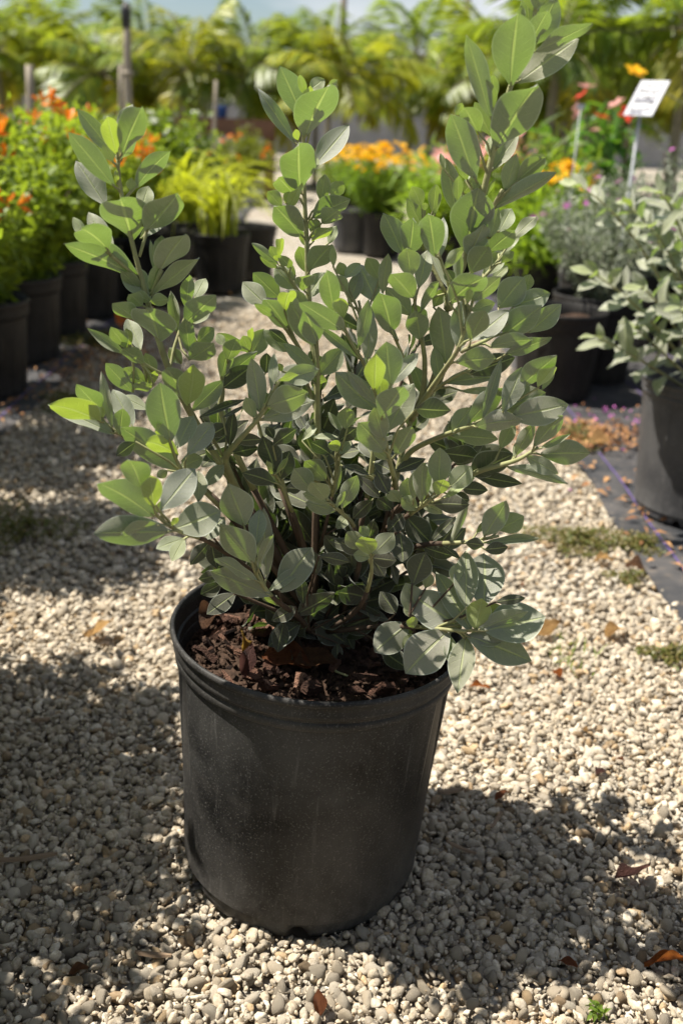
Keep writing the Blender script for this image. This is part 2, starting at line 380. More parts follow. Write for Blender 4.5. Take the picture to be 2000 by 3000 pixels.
b_ = scatter(.50, 1.95, lambda y: -halfw(y), lambda y: halfw(y), .0165, rr, .0042, .0118, .000, .005)
P = np.concatenate([a[0], b_[0]]); rad = np.concatenate([a[1], b_[1]])
# the 300 stones that show largest are objects of their own
d = (P-CP); dep = d@CF; px = 1000+FPX*(d@CR)/dep; py = 1500-FPX*(d@CU)/dep
vis = (px > -20) & (px < 2020) & (py > 1700) & (py < 3030) & (P[:, 2] > -.006)
score = np.where(vis, rad/dep, 0); pick = np.argsort(-score)[:300]
rest = np.ones(len(P), bool); rest[pick] = False
def join_stones(name, P, rad, T, Fc, rr):
    n = len(P); ti = rr.randint(len(T), size=n); Rm = rotmats(n, rr)
    V = np.einsum('nij,nkj->nki', Rm, T[ti]*rad[:, None, None]); V[:, :, 2] *= .9; V += P[:, None, :]
    k = T.shape[1]; Fa = (Fc[None]+(np.arange(n)*k)[:, None, None]).reshape(-1, 3)
    c = np.repeat(stone_colors(n, rr), k, 0)
    o = obj(name, mesh(name, V.reshape(-1, 3), Fa, M['gravel'], False, None, {'col': ('FLOAT_COLOR', c)}), ground)
    o.location.z = .012; o['kind'] = 'stuff'; return o
join_stones('gravel', P[rest], rad[rest], T2, F2, rr)
far = scatter(1.95, 5.2, lambda y: -1.1, lambda y: .80, .0190, rr, .0075, .0160, -.007, .002)
join_stones('gravel', far[0], far[1], T1, F1, rr)
fa = scatter(.50, 1.7, lambda y: -halfw(y), lambda y: halfw(y), .0095, rr, .0014, .0042, -.001, .0035)
join_stones('gravel_fines', fa[0], fa[1], T1, F1, rr)
sm = [mesh('stone', T, F2, M['stone'], False) for T in T2]
cols = stone_colors(300, rr)
for k, i in enumerate(pick):
    o = obj('stone', sm[k % len(sm)], ground, loc=(P[i, 0], P[i, 1], P[i, 2]+.012), rot=tuple(rr.uniform(0, 6.28, 3)), scale=float(rad[i]))
    o.color = tuple(cols[k])

# ---------------------------------------------------------------- the black nursery pot with its soil
POT_H = .342
PROF = [(.130, .004), (.142, .0), (.1510, .004), (.1545, .014), (.1560, .03), (.1580, .06), (.1615, .11), (.1652, .165), (.1693, .225), (.1741, .2985),
        (.1742, .3005), (.1746, .3010), (.1775, .3018), (.1786, .3032), (.1790, .3080), (.1782, .3118), (.1745, .3138), (.1738, .3150), (.1745, .3162), (.1800, .3170), (.1815, .3190), (.1813, .3225), (.1803, .3270),
        (.1806, .3325), (.1812, .3338), (.1842, .3345), (.1856, .3360), (.1860, .3388), (.1842, .3420), (.1815, .3422), (.1796, .3395), (.1783, .3300), (.1770, .3050), (.1715, .2950), (.1700, .26), (.160, .03)]
def pot_fr(i, r, z, a):
    if z < .299 and i < 10:
        deg = math.degrees(a) % 360
        for c in (202, 336, 25, 151):                      # flat vertical ribs down the wall
            t = abs((deg-c+180) % 360-180)
            if t < 7: r -= .0062*(1-min(1, max(0, (t-4.0)/1.6)))
            elif t < 8.6: r += .0012
    deg = math.degrees(a) % 360
    if i <= 4:
        for c in (272, 332, 32, 92, 152, 212):             # drain notches in the foot
            t = abs((deg-c+180) % 360-180)
            if t < 5.2: z += .016*math.sqrt(max(0, 1-(t/5.2)**2))*(1 if i > 0 else .6)*(1-max(0, i-3)*.4)
    return r*(1+.0035*math.sin(2*a+.6)*min(1, z/.2)), z
def make_pot(name, mat, loc, rz=0, tilt=(0, 0), k=180, soil_z=.275, scale=1.0):
    t = empty(name, loc, rz); t.rotation_euler = (tilt[0], tilt[1], rz); t.scale = (scale, scale, scale*1.085)
    mb = MB(); mb.lathe(PROF[:11], k, pot_fr)
    wall = mb.build('wall', mat, t, True)
    mb = MB(); mb.lathe(PROF[10:], k, lambda i, r, z, a: pot_fr(i+10, r, z, a))
    rim = mb.build('rim', M['pot_rim'] if mat is M['pot'] else mat, t, True)
    return t
pot = make_pot('nursery_pot', M['pot'], (POTC[0], POTC[1], -.006), 0, (R(-.4), R(2.6)))
tag(pot, 'black plastic nursery pot on the gravel holding the silvery shrub and bark mulch', 'pot')
def soil_disc(parent, r, z, seed, amp=.006):
    rr = np.random.RandomState(seed); V = [(0, 0, z+.01)]; nr, na = 12, 44
    for i in range(1, nr+1):
        for j in range(na):
            a = 2*math.pi*j/na; q = r*i/nr; V.append((q*math.cos(a), q*math.sin(a), z+.010*(1-(i/nr)**2)+rr.normal(0, amp*.5)))
    Fc = [(0, 1+j, 1+(j+1) % na) for j in range(na)]
    Fc += [(1+(i-1)*na+j, 1+i*na+j, 1+i*na+(j+1) % na, 1+(i-1)*na+(j+1) % na) for i in range(1, nr) for j in range(na)]
    return obj('soil', mesh('soil', V, Fc, M['soil']), parent)
soil = soil_disc(pot, .1712, .291, 4)
def chip_mesh(seed):
    rr = np.random.RandomState(seed); n = 6; a = np.sort(rr.uniform(0, 2*math.pi, n)); L_, W_ = 1, rr.uniform(.35, .75)
    q = np.c_[np.cos(a)*L_, np.sin(a)*W_]*rr.uniform(.7, 1.1, (n, 1)); b1 = rr.normal(0, .12, n)
    h = rr.uniform(.10, .22); top = np.c_[q*.9, b1+h+rr.normal(0, .05, n)]; bot = np.c_[q, b1-h]
    V = np.r_[bot, top, [[0, 0, h*1.2]], [[0, 0, -h*1.2]]]
    F_ = [(i, (i+1) % n, n+(i+1) % n, n+i) for i in range(n)]+[(n+i, n+(i+1) % n, 2*n) for i in range(n)]+[((i+1) % n, i, 2*n+1) for i in range(n)]
    return mesh('bark_chip', V, F_, M['chip'], False)
chips = [chip_mesh(i) for i in range(9)]
rr = np.random.RandomState(5)
for i in range(150):
    a = rr.uniform(0, 2*math.pi); q = .158*math.sqrt(rr.rand()); s = rr.uniform(.006, .016) if i < 105 else rr.uniform(.014, .027)
    obj('bark_chip', chips[i % 9], soil, loc=(q*math.cos(a), q*math.sin(a), .301+.010*(1-(q/.17)**2)+rr.uniform(-.004, .006)),
        rot=(rr.normal(0, .45), rr.normal(0, .45), rr.uniform(0, 6.28)), scale=float(s))
crumb = scatter(POTC[1]-.17, POTC[1]+.17, lambda y: POTC[0]-.17, lambda y: POTC[0]+.17, .0085, rr, .002, .006, 0, .004) if False else None
n = 1500; a = rr.uniform(0, 2*math.pi, n); q = .166*np.sqrt(rr.rand(n))
Pc = np.c_[q*np.cos(a), q*np.sin(a), .294+.010*(1-(q/.17)**2)+rr.uniform(-.004, .004, n)]; rc = rr.uniform(.0016, .0052, n)
Vc = (np.einsum('nij,nkj->nki', rotmats(n, rr), T1[rr.randint(len(T1), size=n)]*rc[:, None, None]*np.array([1.5, 1, .7]))+Pc[:, None, :]).reshape(-1, 3)
cr = obj('soil_crumbs', mesh('soil_crumbs', Vc, (F1[None]+(np.arange(n)*12)[:, None, None]).reshape(-1, 3), M['soil'], False), soil); cr['kind'] = 'stuff'

# ---------------------------------------------------------------- the silver shrub
def leaf_blade(name, mat, fold=.25, curl=.10, wave=.0, a=1.2, b=.8, twist=0.0, tip=2.5, ph=0.0, rows=13):
    us = np.array([-1, -.66, -.33, 0, .33, .66, 1]); V = []; UV = []
    for j in range(rows+1):
        v = j/rows; hw = .5*max(math.sin(math.pi*min(1, v)**a), 0)**b
        hw = max(hw, .045*(1-v)+.004)
        cap = .5*(1-v)*tip+.004; hw = hw*cap/(hw**4+cap**4)**.25
        for u in us:
            x = hw*u; z = fold*(2.1*x*x+.22*abs(x))-curl*(v*v-.35*v)+wave*math.sin(v*9+ph+(1.3 if u > 0 else 0))*abs(u)**1.5*.06
            z += twist*x*v
            x += .03*math.sin(v*math.pi*1.1+ph)*.6
            V.append((x, v, z)); UV.append((u*.5+.5, v))
    k = len(us); Fc = np.array([(j*k+i, j*k+i+1, (j+1)*k+i+1, (j+1)*k+i) for j in range(rows) for i in range(k-1)])
    return mesh(name, V, Fc, mat, True, UV)
rl = random.Random(3)
def blades(mat, n=14):
    return [leaf_blade('leaf', mat, rl.uniform(.02, .20), rl.choice([rl.uniform(-.03, .15), rl.uniform(-.03, .15), rl.uniform(.15, .34)]), rl.uniform(.2, 1.05), rl.uniform(.95, 1.22), rl.uniform(.58, .78), rl.uniform(-.2, .2), tip=rl.uniform(3.0, 5.0), ph=rl.uniform(0, 6)) for _ in range(n)]
BL = blades(M['leaf']); BO = blades(M['leaf_old_shaded'])
TILE = {'A': (0, 0, 2.24), 'B': (650, 0, 2.24), 'D': (0, 600, 2.24), 'E': (650, 600, 2.24), 'F': (1300, 600, 2.24), 'G': (0, 1200, 2.24),
        'C6': (1250, 400, 3.136), 'C7': (1250, 0, 3.136), 'H': (450, 900, 3.136), 'R1': (560, 1150, 3.136), 'R2': (1000, 1150, 3.136),
        'R3': (1300, 1000, 3.136), 'R4': (550, 1550, 3.136), 'R5': (1050, 1550, 2.851)}
# each leaf: base x y, tip x y, width, lean of the blade (+ leans away and shows its lit face, - leans out and glows); y = young, o = old, shade painted into its colour
BR = {}
BR['left'] = dict(stems=[[(344, 455, 1.03), (353, 554, 1.03), (384, 698, 1.03), (429, 868, 1.03), (464, 993, 1.03), (496, 1087, 1.04), (549, 1194, 1.06), (640, 1350, 1.09), (780, 1560, 1.12), (900, 1800, 1.12)],
    [(409, 752, 1.03), (433, 667, 1.04), (440, 640, 1.04)], [(404, 814, 1.03), (326, 747, 1.01)], [(440, 868, 1.03), (473, 792, 1.02)],
    [(498, 1087, 1.04), (509, 1020, 1.05), (531, 961, 1.06), (553, 912, 1.06)], [(496, 1104, 1.04), (420, 1069, 1.02), (379, 1010, 1.01)], [(553, 1207, 1.06), (553, 1185, 1.03)]],
  leaves={'A': '800 1010 925 705 130 -35;770 1010 690 735 95 -25 y;750 1010 520 730 90 15;775 900 860 670 70 30;800 1045 915 850 60 -45;745 1215 470 880 110 -12;740 1060 685 950 70 10;690 1350 515 1065 130 30;'
   '860 1560 800 1250 245 -35;900 1220 1095 980 110 -8;860 1250 865 1170 55 -10;925 1370 975 1225 90 25;770 1200 765 1115 28 -20 y;970 1510 1155 1285 150 -40;985 1390 1040 1310 50 30;940 1480 965 1390 40 -10;930 1560 1170 1330 70 35;940 1480 925 1350 50 30',
   'D': '700 285 540 110 150 -40;730 330 590 50 100 30;560 220 485 85 55 20;905 480 450 230 120 -28;1060 420 1200 180 130 -40;1050 400 1060 200 75 -15;1010 590 1290 335 90 -20;1030 470 990 245 35 10;985 560 1045 390 50 -20;980 620 820 400 130 30;930 570 800 440 70 -20;985 630 880 580 60 -10;990 640 1100 610 70 -10;'
   '900 755 750 640 90 -25;935 660 845 580 80 -15;1040 885 990 645 225 -35;1220 770 1410 595 130 -35;1270 780 1380 680 60 30;1225 680 1240 465 75 -15;1280 610 1345 480 75 30;1160 830 1125 580 60 15;1245 960 1210 730 80 -15;1250 1015 1395 915 110 -35;1300 900 1400 815 90 10;1190 1040 1115 945 70 10;1260 940 1260 855 45 -15;'
   '810 970 585 820 60 15;820 930 735 805 85 -20;920 950 840 750 90 32;850 930 840 795 45 -30 y;830 940 800 900 35 -25 y;940 1040 810 945 110 -35;1010 1130 960 975 80 5;870 1225 700 1045 90 -12;960 1170 815 1070 80 0;1005 1190 875 1200 100 -35;980 1180 1020 1090 50 -30 y;1210 1290 1115 1045 120 -28;1240 1310 1270 1065 135 -38 y;1265 1345 1460 1165 100 10;970 1345 800 1255 70 35'})
BR['far_left'] = dict(stems=[[(290, 1222, .99), (330, 1261, .99), (379, 1283, 1.0), (470, 1340, 1.03), (560, 1400, 1.06), (760, 1580, 1.1), (900, 1800, 1.12)]],
  leaves={'D': '650 1420 360 1270 120 -40 y;735 1495 335 1315 85 30;655 1350 515 1180 100 -35;735 1460 670 1115 35 10;670 1410 670 1325 38 -40 y;865 1450 750 1215 100 25;790 1510 805 1340 90 -20'})
BR['left_front'] = dict(stems=[[(505, 1318, .96), (527, 1372, .97), (590, 1430, 1.0), (700, 1540, 1.05), (860, 1740, 1.1), (905, 1810, 1.12)]],
  leaves={'H': '150 1215 65 715 250 -12', 'G': '1165 380 805 115 150 5;1160 295 955 165 90 -35 y;1105 200 1035 90 75 -30 y;1160 245 1270 30 110 28;1240 290 1395 80 110 25;1185 375 1325 320 110 22;890 215 770 290 70 -10 o;1100 400 1035 440 60 0;1340 500 1470 360 75 25'})
BR['low_left'] = dict(stems=[[(446, 1500, .88), (513, 1553, .90), (567, 1570, .93), (620, 1588, .97), (760, 1690, 1.06), (900, 1810, 1.12)]],
  leaves={'G': '1000 690 665 455 165 -15;930 505 850 310 150 -20;1010 640 985 415 110 -22 y;1060 650 1280 385 160 22;1150 780 1435 670 180 18;1110 800 645 800 150 -12;1040 760 800 790 75 -25;1130 760 1165 705 35 -20 y;1300 600 1310 400 90 20;1200 850 1035 905 80 28;1210 850 1130 985 80 28;1340 850 1470 700 100 28;1000 690 1100 580 40 15'})
BR['front'] = dict(stems=[[(732, 1630, .96), (748, 1678, .97), (783, 1735, .99), (827, 1773, 1.02), (875, 1805, 1.06), (905, 1850, 1.10)], [(613, 1585, 1.0), (625, 1620, 1.0), (640, 1720, 1.04), (875, 1815, 1.08)]],
  leaves={'R1': '480 1210 355 850 250 -8;600 1390 625 1080 130 20', 'R4': '590 300 320 -40 225 -14;720 440 700 -160 130 10;650 370 770 10 80 -25;740 600 230 400 200 -5;620 470 280 260 90 -30;850 560 1130 185 230 18;755 560 1020 360 90 20;880 700 700 620 70 -20;1020 770 1335 600 150 -18 o;985 720 785 840 110 10 o;1025 870 755 1050 160 20 o;880 860 830 1110 130 -10 o;'
   '1180 870 1435 1030 200 -10 o;1375 1050 1375 1200 80 -5 o;200 120 40 310 110 -20 o;220 110 430 290 110 20 o;220 150 270 350 130 0 o;310 500 130 600 110 10 o;320 420 110 460 90 -5 o;430 600 190 770 130 28 o;1060 690 1040 440 90 -5 o;1180 410 1150 210 110 0 o;1660 640 1390 560 200 -12 o;1755 790 1425 910 230 0 o;1210 250 1480 300 100 0 o'})
BR['low_rosette'] = dict(stems=[[(1366, 1850, .99), (1310, 1845, 1.0), (1220, 1835, 1.03), (1100, 1835, 1.07), (960, 1850, 1.1)], [(1220, 1835, 1.03), (1200, 1800, 1.02)]],
  leaves={'R5': '1040 640 1050 215 245 32;900 640 890 205 150 18;800 450 820 290 80 10;930 840 660 370 130 25;840 830 440 545 220 15;750 850 410 1185 250 20;890 910 830 1345 165 28;920 900 1420 1080 190 20;930 890 1215 890 140 38;980 830 1020 580 160 -5 y;1060 720 1185 640 80 30 y;1070 850 1530 730 260 35;1000 840 1390 680 110 -22;1150 610 1380 575 60 -5 o;880 910 880 860 60 10 y;750 890 790 1130 90 30;'
   '395 800 150 1015 200 5;450 850 290 840 120 10;460 830 440 735 100 -30 y;490 890 375 990 110 10;520 740 400 460 150 0;470 740 400 620 90 0;300 700 190 530 110 0 o;200 1020 410 1160 120 -12 o;450 460 555 205 160 0 o;560 490 600 375 90 0'})
BR['low_centre'] = dict(stems=[[(1086, 1620, 1.0), (1090, 1680, 1.02), (1060, 1780, 1.06), (960, 1850, 1.1)]],
  leaves={'R2': '270 1480 190 1330 150 -35 y;300 1480 470 1300 150 0;180 1440 55 1285 130 0;250 1320 170 1230 120 5;200 1450 0 1380 140 0 o;260 1510 115 1490 100 8;280 1520 490 1540 130 5 o;290 1540 390 1680 110 0 o'})
BR['centre'] = dict(stems=[[(884, 330, 1.13), (889, 402, 1.14), (891, 571, 1.14), (898, 696, 1.14), (902, 850, 1.14), (915, 1000, 1.14), (930, 1150, 1.13), (930, 1300, 1.12), (925, 1500, 1.12), (918, 1850, 1.12)], [(842, 953, 1.08), (869, 1006, 1.09), (928, 1110, 1.12)], [(820, 765, 1.12), (870, 850, 1.13), (905, 890, 1.14)]],
  leaves={'B': '550 890 690 550 205 -32;525 770 390 440 130 0;470 925 250 600 75 15;545 620 510 490 45 -20;545 680 580 570 50 -30 y;580 590 665 515 70 25;700 560 755 525 30 10;500 920 480 850 40 -25 y;520 1260 490 920 185 -32;620 1080 820 830 120 28;595 1110 625 1035 50 30;600 1060 640 990 45 20;470 1270 370 1155 110 -35;440 1370 520 1200 55 -30 y;420 1330 440 1260 50 -20 y;390 1350 305 1260 80 0;520 1540 350 1355 130 -20;655 1330 675 1150 75 0;720 1290 790 1190 100 5;600 1420 825 1300 120 -25;660 1460 765 1370 110 -35;600 1540 615 1430 65 -20',
   'E': '600 240 710 135 110 -40 y;700 250 750 140 50 30;580 430 710 250 120 -25;560 440 505 270 85 0;555 270 510 170 40 0;380 350 385 180 38 -35 y;370 390 205 255 45 0;370 360 320 275 50 -10;380 370 345 330 35 -25 y;450 410 385 330 80 -30;475 550 355 410 100 15;360 410 255 340 45 0;540 560 560 435 95 -35;480 460 425 375 35 0;555 610 670 450 90 25;'
   '370 600 215 450 110 0;290 660 145 515 110 22;410 690 445 535 95 -40 y;430 800 285 620 110 -25;350 740 220 650 50 -20;440 740 450 600 60 5'})
BR['centre_front'] = dict(stems=[[(927, 985, 1.05), (933, 1082, 1.06), (929, 1202, 1.08), (925, 1400, 1.1), (918, 1850, 1.12)]],
  leaves={'E': '610 920 460 650 140 0;625 900 540 690 130 -22;550 690 445 565 90 15;610 1075 415 915 70 12;650 1110 780 950 110 10;590 1150 685 1150 90 -25'})
BR['centre_right'] = dict(stems=[[(1003, 950, 1.02), (1034, 1015, 1.03), (1072, 1073, 1.05), (1110, 1180, 1.08), (1080, 1450, 1.1), (1000, 1760, 1.12)], [(1050, 880, 1.09), (1075, 1000, 1.08), (1085, 1090, 1.06)]],
  leaves={'E': '740 710 685 435 110 -18;830 650 910 440 80 25;790 820 530 635 120 -32;790 740 770 600 80 -25 y;820 570 745 470 90 0;885 1000 635 800 55 10;900 930 960 635 70 -8;950 1030 975 700 90 12;1010 640 900 385 130 22;1030 480 950 345 80 0;1055 580 1085 325 70 0;730 400 730 270 40 0;800 470 770 380 60 0;810 480 900 380 60 30'})
BR['right_trunk'] = dict(stems=[[(1145, 965, 1.06), (1181, 1046, 1.08), (1215, 1150, 1.11), (1204, 1230, 1.12), (1169, 1357, 1.12), (1156, 1421, 1.12), (1128, 1549, 1.12), (1060, 1780, 1.12), (1040, 1850, 1.12)]],
  leaves={'E': '1115 830 1040 575 140 -28;1150 880 965 650 50 28'})
BR['right_inner'] = dict(stems=[[(1213, 860, 1.08), (1215, 905, 1.08), (1235, 990, 1.09), (1245, 1060, 1.1), (1240, 1150, 1.11), (1206, 1230, 1.12)], [(1308, 1068, 1.07), (1290, 1120, 1.08), (1240, 1180, 1.11)]],
  leaves={'E': '1260 610 1115 455 120 -30;1230 720 1080 545 110 0;1290 540 1345 300 90 18;1240 470 1210 290 120 -8;1310 690 1410 495 60 -15;1245 500 1215 395 35 -10 y;1300 880 1265 705 120 -22;1475 1040 1420 685 140 3;1430 1150 1390 950 70 8;1320 1240 1260 1060 85 0'})
BR['right_upper'] = dict(stems=[[(1276, 720, 1.1), (1320, 846, 1.1), (1308, 908, 1.1), (1300, 1010, 1.1), (1255, 1150, 1.11), (1206, 1230, 1.12)], [(1230, 660, 1.12), (1255, 760, 1.11), (1305, 860, 1.1)]],
  leaves={'E': '1180 310 1065 65 110 -5;1230 320 1250 100 130 -38;1400 330 1350 30 135 -18;1430 340 1450 75 65 28;1490 555 1350 280 40 18', 'B': '1310 1490 1220 1310 80 0;1310 1350 1250 1225 80 0;1380 1390 1405 1215 70 -5;1330 1380 1330 1330 40 -10', 'C6': '60 1560 150 1410 100 10;0 1500 100 1310 70 -12;70 710 85 440 90 -5'})
BR['right_tall'] = dict(stems=[[(1572, -40, 1.05), (1569, 10, 1.05), (1556, 121, 1.05), (1492, 249, 1.05), (1445, 437, 1.06), (1422, 537, 1.06), (1385, 650, 1.07), (1362, 732, 1.08), (1355, 775, 1.08), (1320, 850, 1.09), (1312, 905, 1.1)], [(1470, 555, 1.05), (1440, 610, 1.06), (1380, 680, 1.07)], [(1480, 740, 1.1), (1430, 800, 1.1), (1345, 880, 1.1)]],
  leaves={'C6': '350 1030 470 475 320 -14;620 650 1160 340 110 -15;720 490 820 175 140 3;840 400 1070 190 150 -12;850 330 1050 180 100 8;1010 330 1075 200 40 25;540 540 625 390 40 0;270 690 175 225 140 12;280 600 290 365 75 -12;330 520 440 395 110 0;430 480 470 400 90 -10;370 400 320 175 100 -25;360 410 390 310 40 30;160 300 125 160 45 15;'
   '580 930 650 670 90 12;660 870 775 670 130 28;800 920 1000 740 90 32;580 1050 790 860 160 -18;400 1080 510 810 170 -32;580 1060 670 870 35 15 y;460 1030 465 930 30 0;400 1250 560 1020 180 -12;520 1260 700 1080 130 22;680 1160 790 1060 70 -5;600 1310 735 1190 80 32;660 1080 845 920 60 28',
   'C7': '440 1640 235 1060 225 -8;640 1370 985 750 300 -25;770 770 825 135 310 -14;590 1090 370 360 150 -3;600 990 550 740 100 -14;610 940 600 690 90 -8;850 740 1365 380 220 22;980 480 1490 230 110 -30;960 380 1100 95 140 -30;1000 390 1185 0 200 8;940 290 920 -60 130 8;850 220 870 60 70 8;1000 80 1030 -140 120 8;980 100 900 -150 110 -10;1010 60 1120 -150 120 12;610 1550 830 1230 120 28;560 1400 580 1260 60 28;590 1240 440 950 120 -2;470 1210 350 985 140 -34;270 1060 320 940 60 -5'})
BR['right_mid'] = dict(stems=[[(1390, 860, 1.0), (1345, 1020, 1.0), (1309, 1073, 1.02), (1262, 1140, 1.06), (1204, 1230, 1.12)], [(1500, 935, 1.04), (1440, 990, 1.03), (1350, 1030, 1.01)], [(1470, 1050, 1.04), (1350, 1090, 1.05), (1260, 1150, 1.08)]],
  leaves={'C6': '210 1520 530 1240 210 -26;430 1500 660 1290 130 -2;660 1565 880 1310 220 12;890 1420 945 1270 100 5;800 1550 1115 1445 150 8;370 1530 400 1390 60 -28 y;280 1340 290 1040 75 3;240 1330 180 1230 120 -8 o;170 1210 320 1010 80 -2',
   'F': '100 950 125 640 120 12;170 880 265 700 110 -18;180 890 410 700 120 22;390 850 630 670 150 -8;560 830 760 665 110 8;310 930 560 865 90 -15;410 980 690 870 80 -10;180 690 330 650 80 10',
   'R3': '120 190 455 150 160 -12;250 300 630 150 150 -5 o;0 390 480 290 90 32;170 455 530 450 40 10'})
BR['front_right'] = dict(stems=[[(1106, 1165, .98), (1128, 1287, .99), (1140, 1348, 1.01), (1156, 1405, 1.06), (1160, 1430, 1.12)]],
  leaves={'E': '1010 1350 760 1110 150 3;1000 1300 830 1100 60 15;1110 1180 1075 910 160 3;1000 1210 1010 985 115 -36 y;1040 1260 1035 1110 85 -18 y;1050 1390 1180 1180 150 -32;1100 1180 1285 975 80 25;1085 1480 1250 1190 130 15',
   'R2': '385 420 300 145 150 -2;390 530 165 280 190 -12;500 560 640 310 160 -18;410 610 300 520 80 0;690 150 985 160 220 -18 o'})
BR['right_out'] = dict(stems=[[(1490, 1198, 1.0), (1405, 1239, 1.01), (1357, 1255, 1.03), (1300, 1274, 1.06), (1204, 1316, 1.1), (1168, 1370, 1.12)]],
  leaves={'R3': '545 640 705 260 150 8;560 640 910 470 220 3;640 680 1115 595 210 8;710 400 1020 135 170 -32;870 420 1005 225 100 -40 y;900 440 1010 250 60 10;230 750 520 425 160 -2;360 700 515 185 60 12;300 785 690 690 140 -12;80 830 235 620 150 12;80 870 480 890 140 3'})
BR['right_low_out'] = dict(stems=[[(1575, 1310, 1.02), (1530, 1341, 1.02), (1498, 1354, 1.03), (1405, 1379, 1.05), (1380, 1389, 1.06), (1290, 1430, 1.08), (1180, 1480, 1.11), (1142, 1510, 1.12)]],
  leaves={'R3': '520 980 635 750 110 15;660 1050 815 760 110 3;640 1060 670 920 40 18;830 960 1075 680 140 -8;890 980 1150 855 55 10;900 1040 1315 1020 190 2;760 1050 1030 1220 120 8;600 1155 1100 1280 100 -12;270 1235 690 1305 100 18 o', 'R2': '920 560 1265 595 150 -20 o;1190 740 1550 580 210 -18 o;1120 880 1330 900 110 -15 o;1010 950 1165 990 110 0 o'})
BR['right_low'] = dict(stems=[[(1262, 1460, 1.0), (1225, 1490, 1.03), (1180, 1520, 1.08), (1130, 1549, 1.12)], [(1150, 1490, 1.05), (1140, 1560, 1.1)], [(1160, 1560, 1.04), (1130, 1580, 1.1)], [(1090, 1390, 1.04), (1140, 1420, 1.1)]],
  leaves={'R2': '740 1000 740 655 140 -8;900 860 900 520 170 2;890 940 930 785 130 -18 y;830 980 780 650 50 18;960 960 1210 760 80 22 y;1000 860 1180 690 170 8;850 1030 1155 1020 150 0 o;690 1080 560 965 130 0;730 1010 920 1105 80 15;540 1010 450 900 110 -32;640 990 600 790 160 0;660 980 665 730 80 0;'
   '470 1080 330 970 160 0 o;570 1120 430 1270 160 10 o;580 1130 810 1365 190 10 o;540 1290 560 1540 220 18 o;280 990 110 1150 110 5 o;300 640 460 720 100 25 o;310 710 430 910 120 20 o;500 720 760 610 100 20 o;150 770 340 960 90 15 o;0 670 250 740 60 20 o'})
BR['low_right'] = dict(stems=[[(1460, 1570, 1.02), (1367, 1590, 1.03), (1230, 1593, 1.06), (1110, 1640, 1.11)]],
  leaves={'R2': '830 1360 1040 1150 80 15 o;1000 1370 1160 1010 35 5;810 1390 870 1240 40 0 o;760 1420 1005 1500 120 -5 o;920 1410 1090 1530 50 -5 o;1140 1385 1300 1400 170 -5 o;1320 1310 1500 1005 170 -8;1440 1260 1660 1140 160 3;1320 1380 1790 1340 55 18;1320 1440 1515 1420 100 -5 o;1240 1290 1330 1180 50 10'})
BR['mid_left'] = dict(stems=[[(672, 1050, 1.08), (648, 1107, 1.09), (654, 1155, 1.09), (641, 1197, 1.1), (700, 1350, 1.11), (860, 1660, 1.12), (910, 1790, 1.12)], [(732, 1024, 1.12), (727, 1091, 1.12), (755, 1250, 1.12), (880, 1600, 1.12)], [(860, 1040, 1.12), (900, 1120, 1.13), (925, 1200, 1.13)]],
  leaves={'H': '620 640 690 370 115 -14;680 480 760 290 150 -8;640 650 940 415 120 -12;650 730 890 540 160 0 o;880 410 610 235 90 -35;880 400 820 265 90 -12;900 340 885 155 42 -35 y;900 440 1010 215 150 12;650 350 585 250 70 18;870 420 820 340 40 0;1030 600 1040 430 100 -3 o;1180 590 1150 520 70 5;1220 400 1020 220 110 12;1230 330 1070 210 80 -5 o'})
BR['mid_front'] = dict(stems=[[(790, 1180, .99), (764, 1219, .99), (721, 1267, 1.0), (680, 1312, 1.02), (654, 1346, 1.04), (700, 1450, 1.08), (890, 1760, 1.12)]],
  leaves={'H': '985 950 910 475 145 3;1080 750 1110 430 70 18;1060 910 1395 780 210 -3;1000 1030 1450 870 160 12;1190 650 1500 590 150 8;1150 680 1320 610 55 -28;920 1010 850 830 100 0;780 1230 980 1200 100 -15 o;700 1270 730 970 90 -5 o;730 1340 960 1290 110 0 o;520 1180 680 1080 120 -5 o;500 1300 850 1050 150 18 o;440 1000 830 850 40 18 o;640 1010 840 905 30 18 o'})
BR['inner_left'] = dict(stems=[[(806, 1385, 1.03), (828, 1431, 1.05), (880, 1560, 1.1), (915, 1700, 1.12)]],
  leaves={'H': '1110 1500 1010 1200 165 -14 o;1100 1270 1300 1120 120 -8 o;1100 1200 1040 1100 130 -5 o', 'R1': '820 790 900 545 150 -8 o;830 840 640 730 70 -25;740 750 700 625 40 -20 y;780 750 885 605 40 -10 y;770 830 480 730 140 -5 o;870 880 1010 880 120 0 o'})
BR['inner_centre'] = dict(stems=[[(958, 1460, 1.0), (990, 1494, 1.02), (1038, 1533, 1.05), (1060, 1650, 1.09), (1000, 1800, 1.12)], [(984, 1318, 1.06), (985, 1400, 1.08), (940, 1600, 1.11)]],
  leaves={'R1': '1240 980 1110 830 150 -32;1110 900 935 690 170 -12;1230 800 1055 620 160 -5;1290 960 1370 640 75 3;1250 1010 1040 930 90 -12;1330 1080 1065 1010 130 0;1330 1060 1410 910 50 0;1390 1060 1510 765 130 0;1330 1250 1450 1125 90 18;'
   '1350 540 1280 430 90 -30 y;1360 560 1465 450 70 28;1280 570 1110 450 120 0 o;1360 440 1510 330 150 -5 o;1390 360 1265 190 60 12;1430 330 1415 130 130 -3;1100 400 1340 410 50 25;1020 440 1150 290 60 25'})

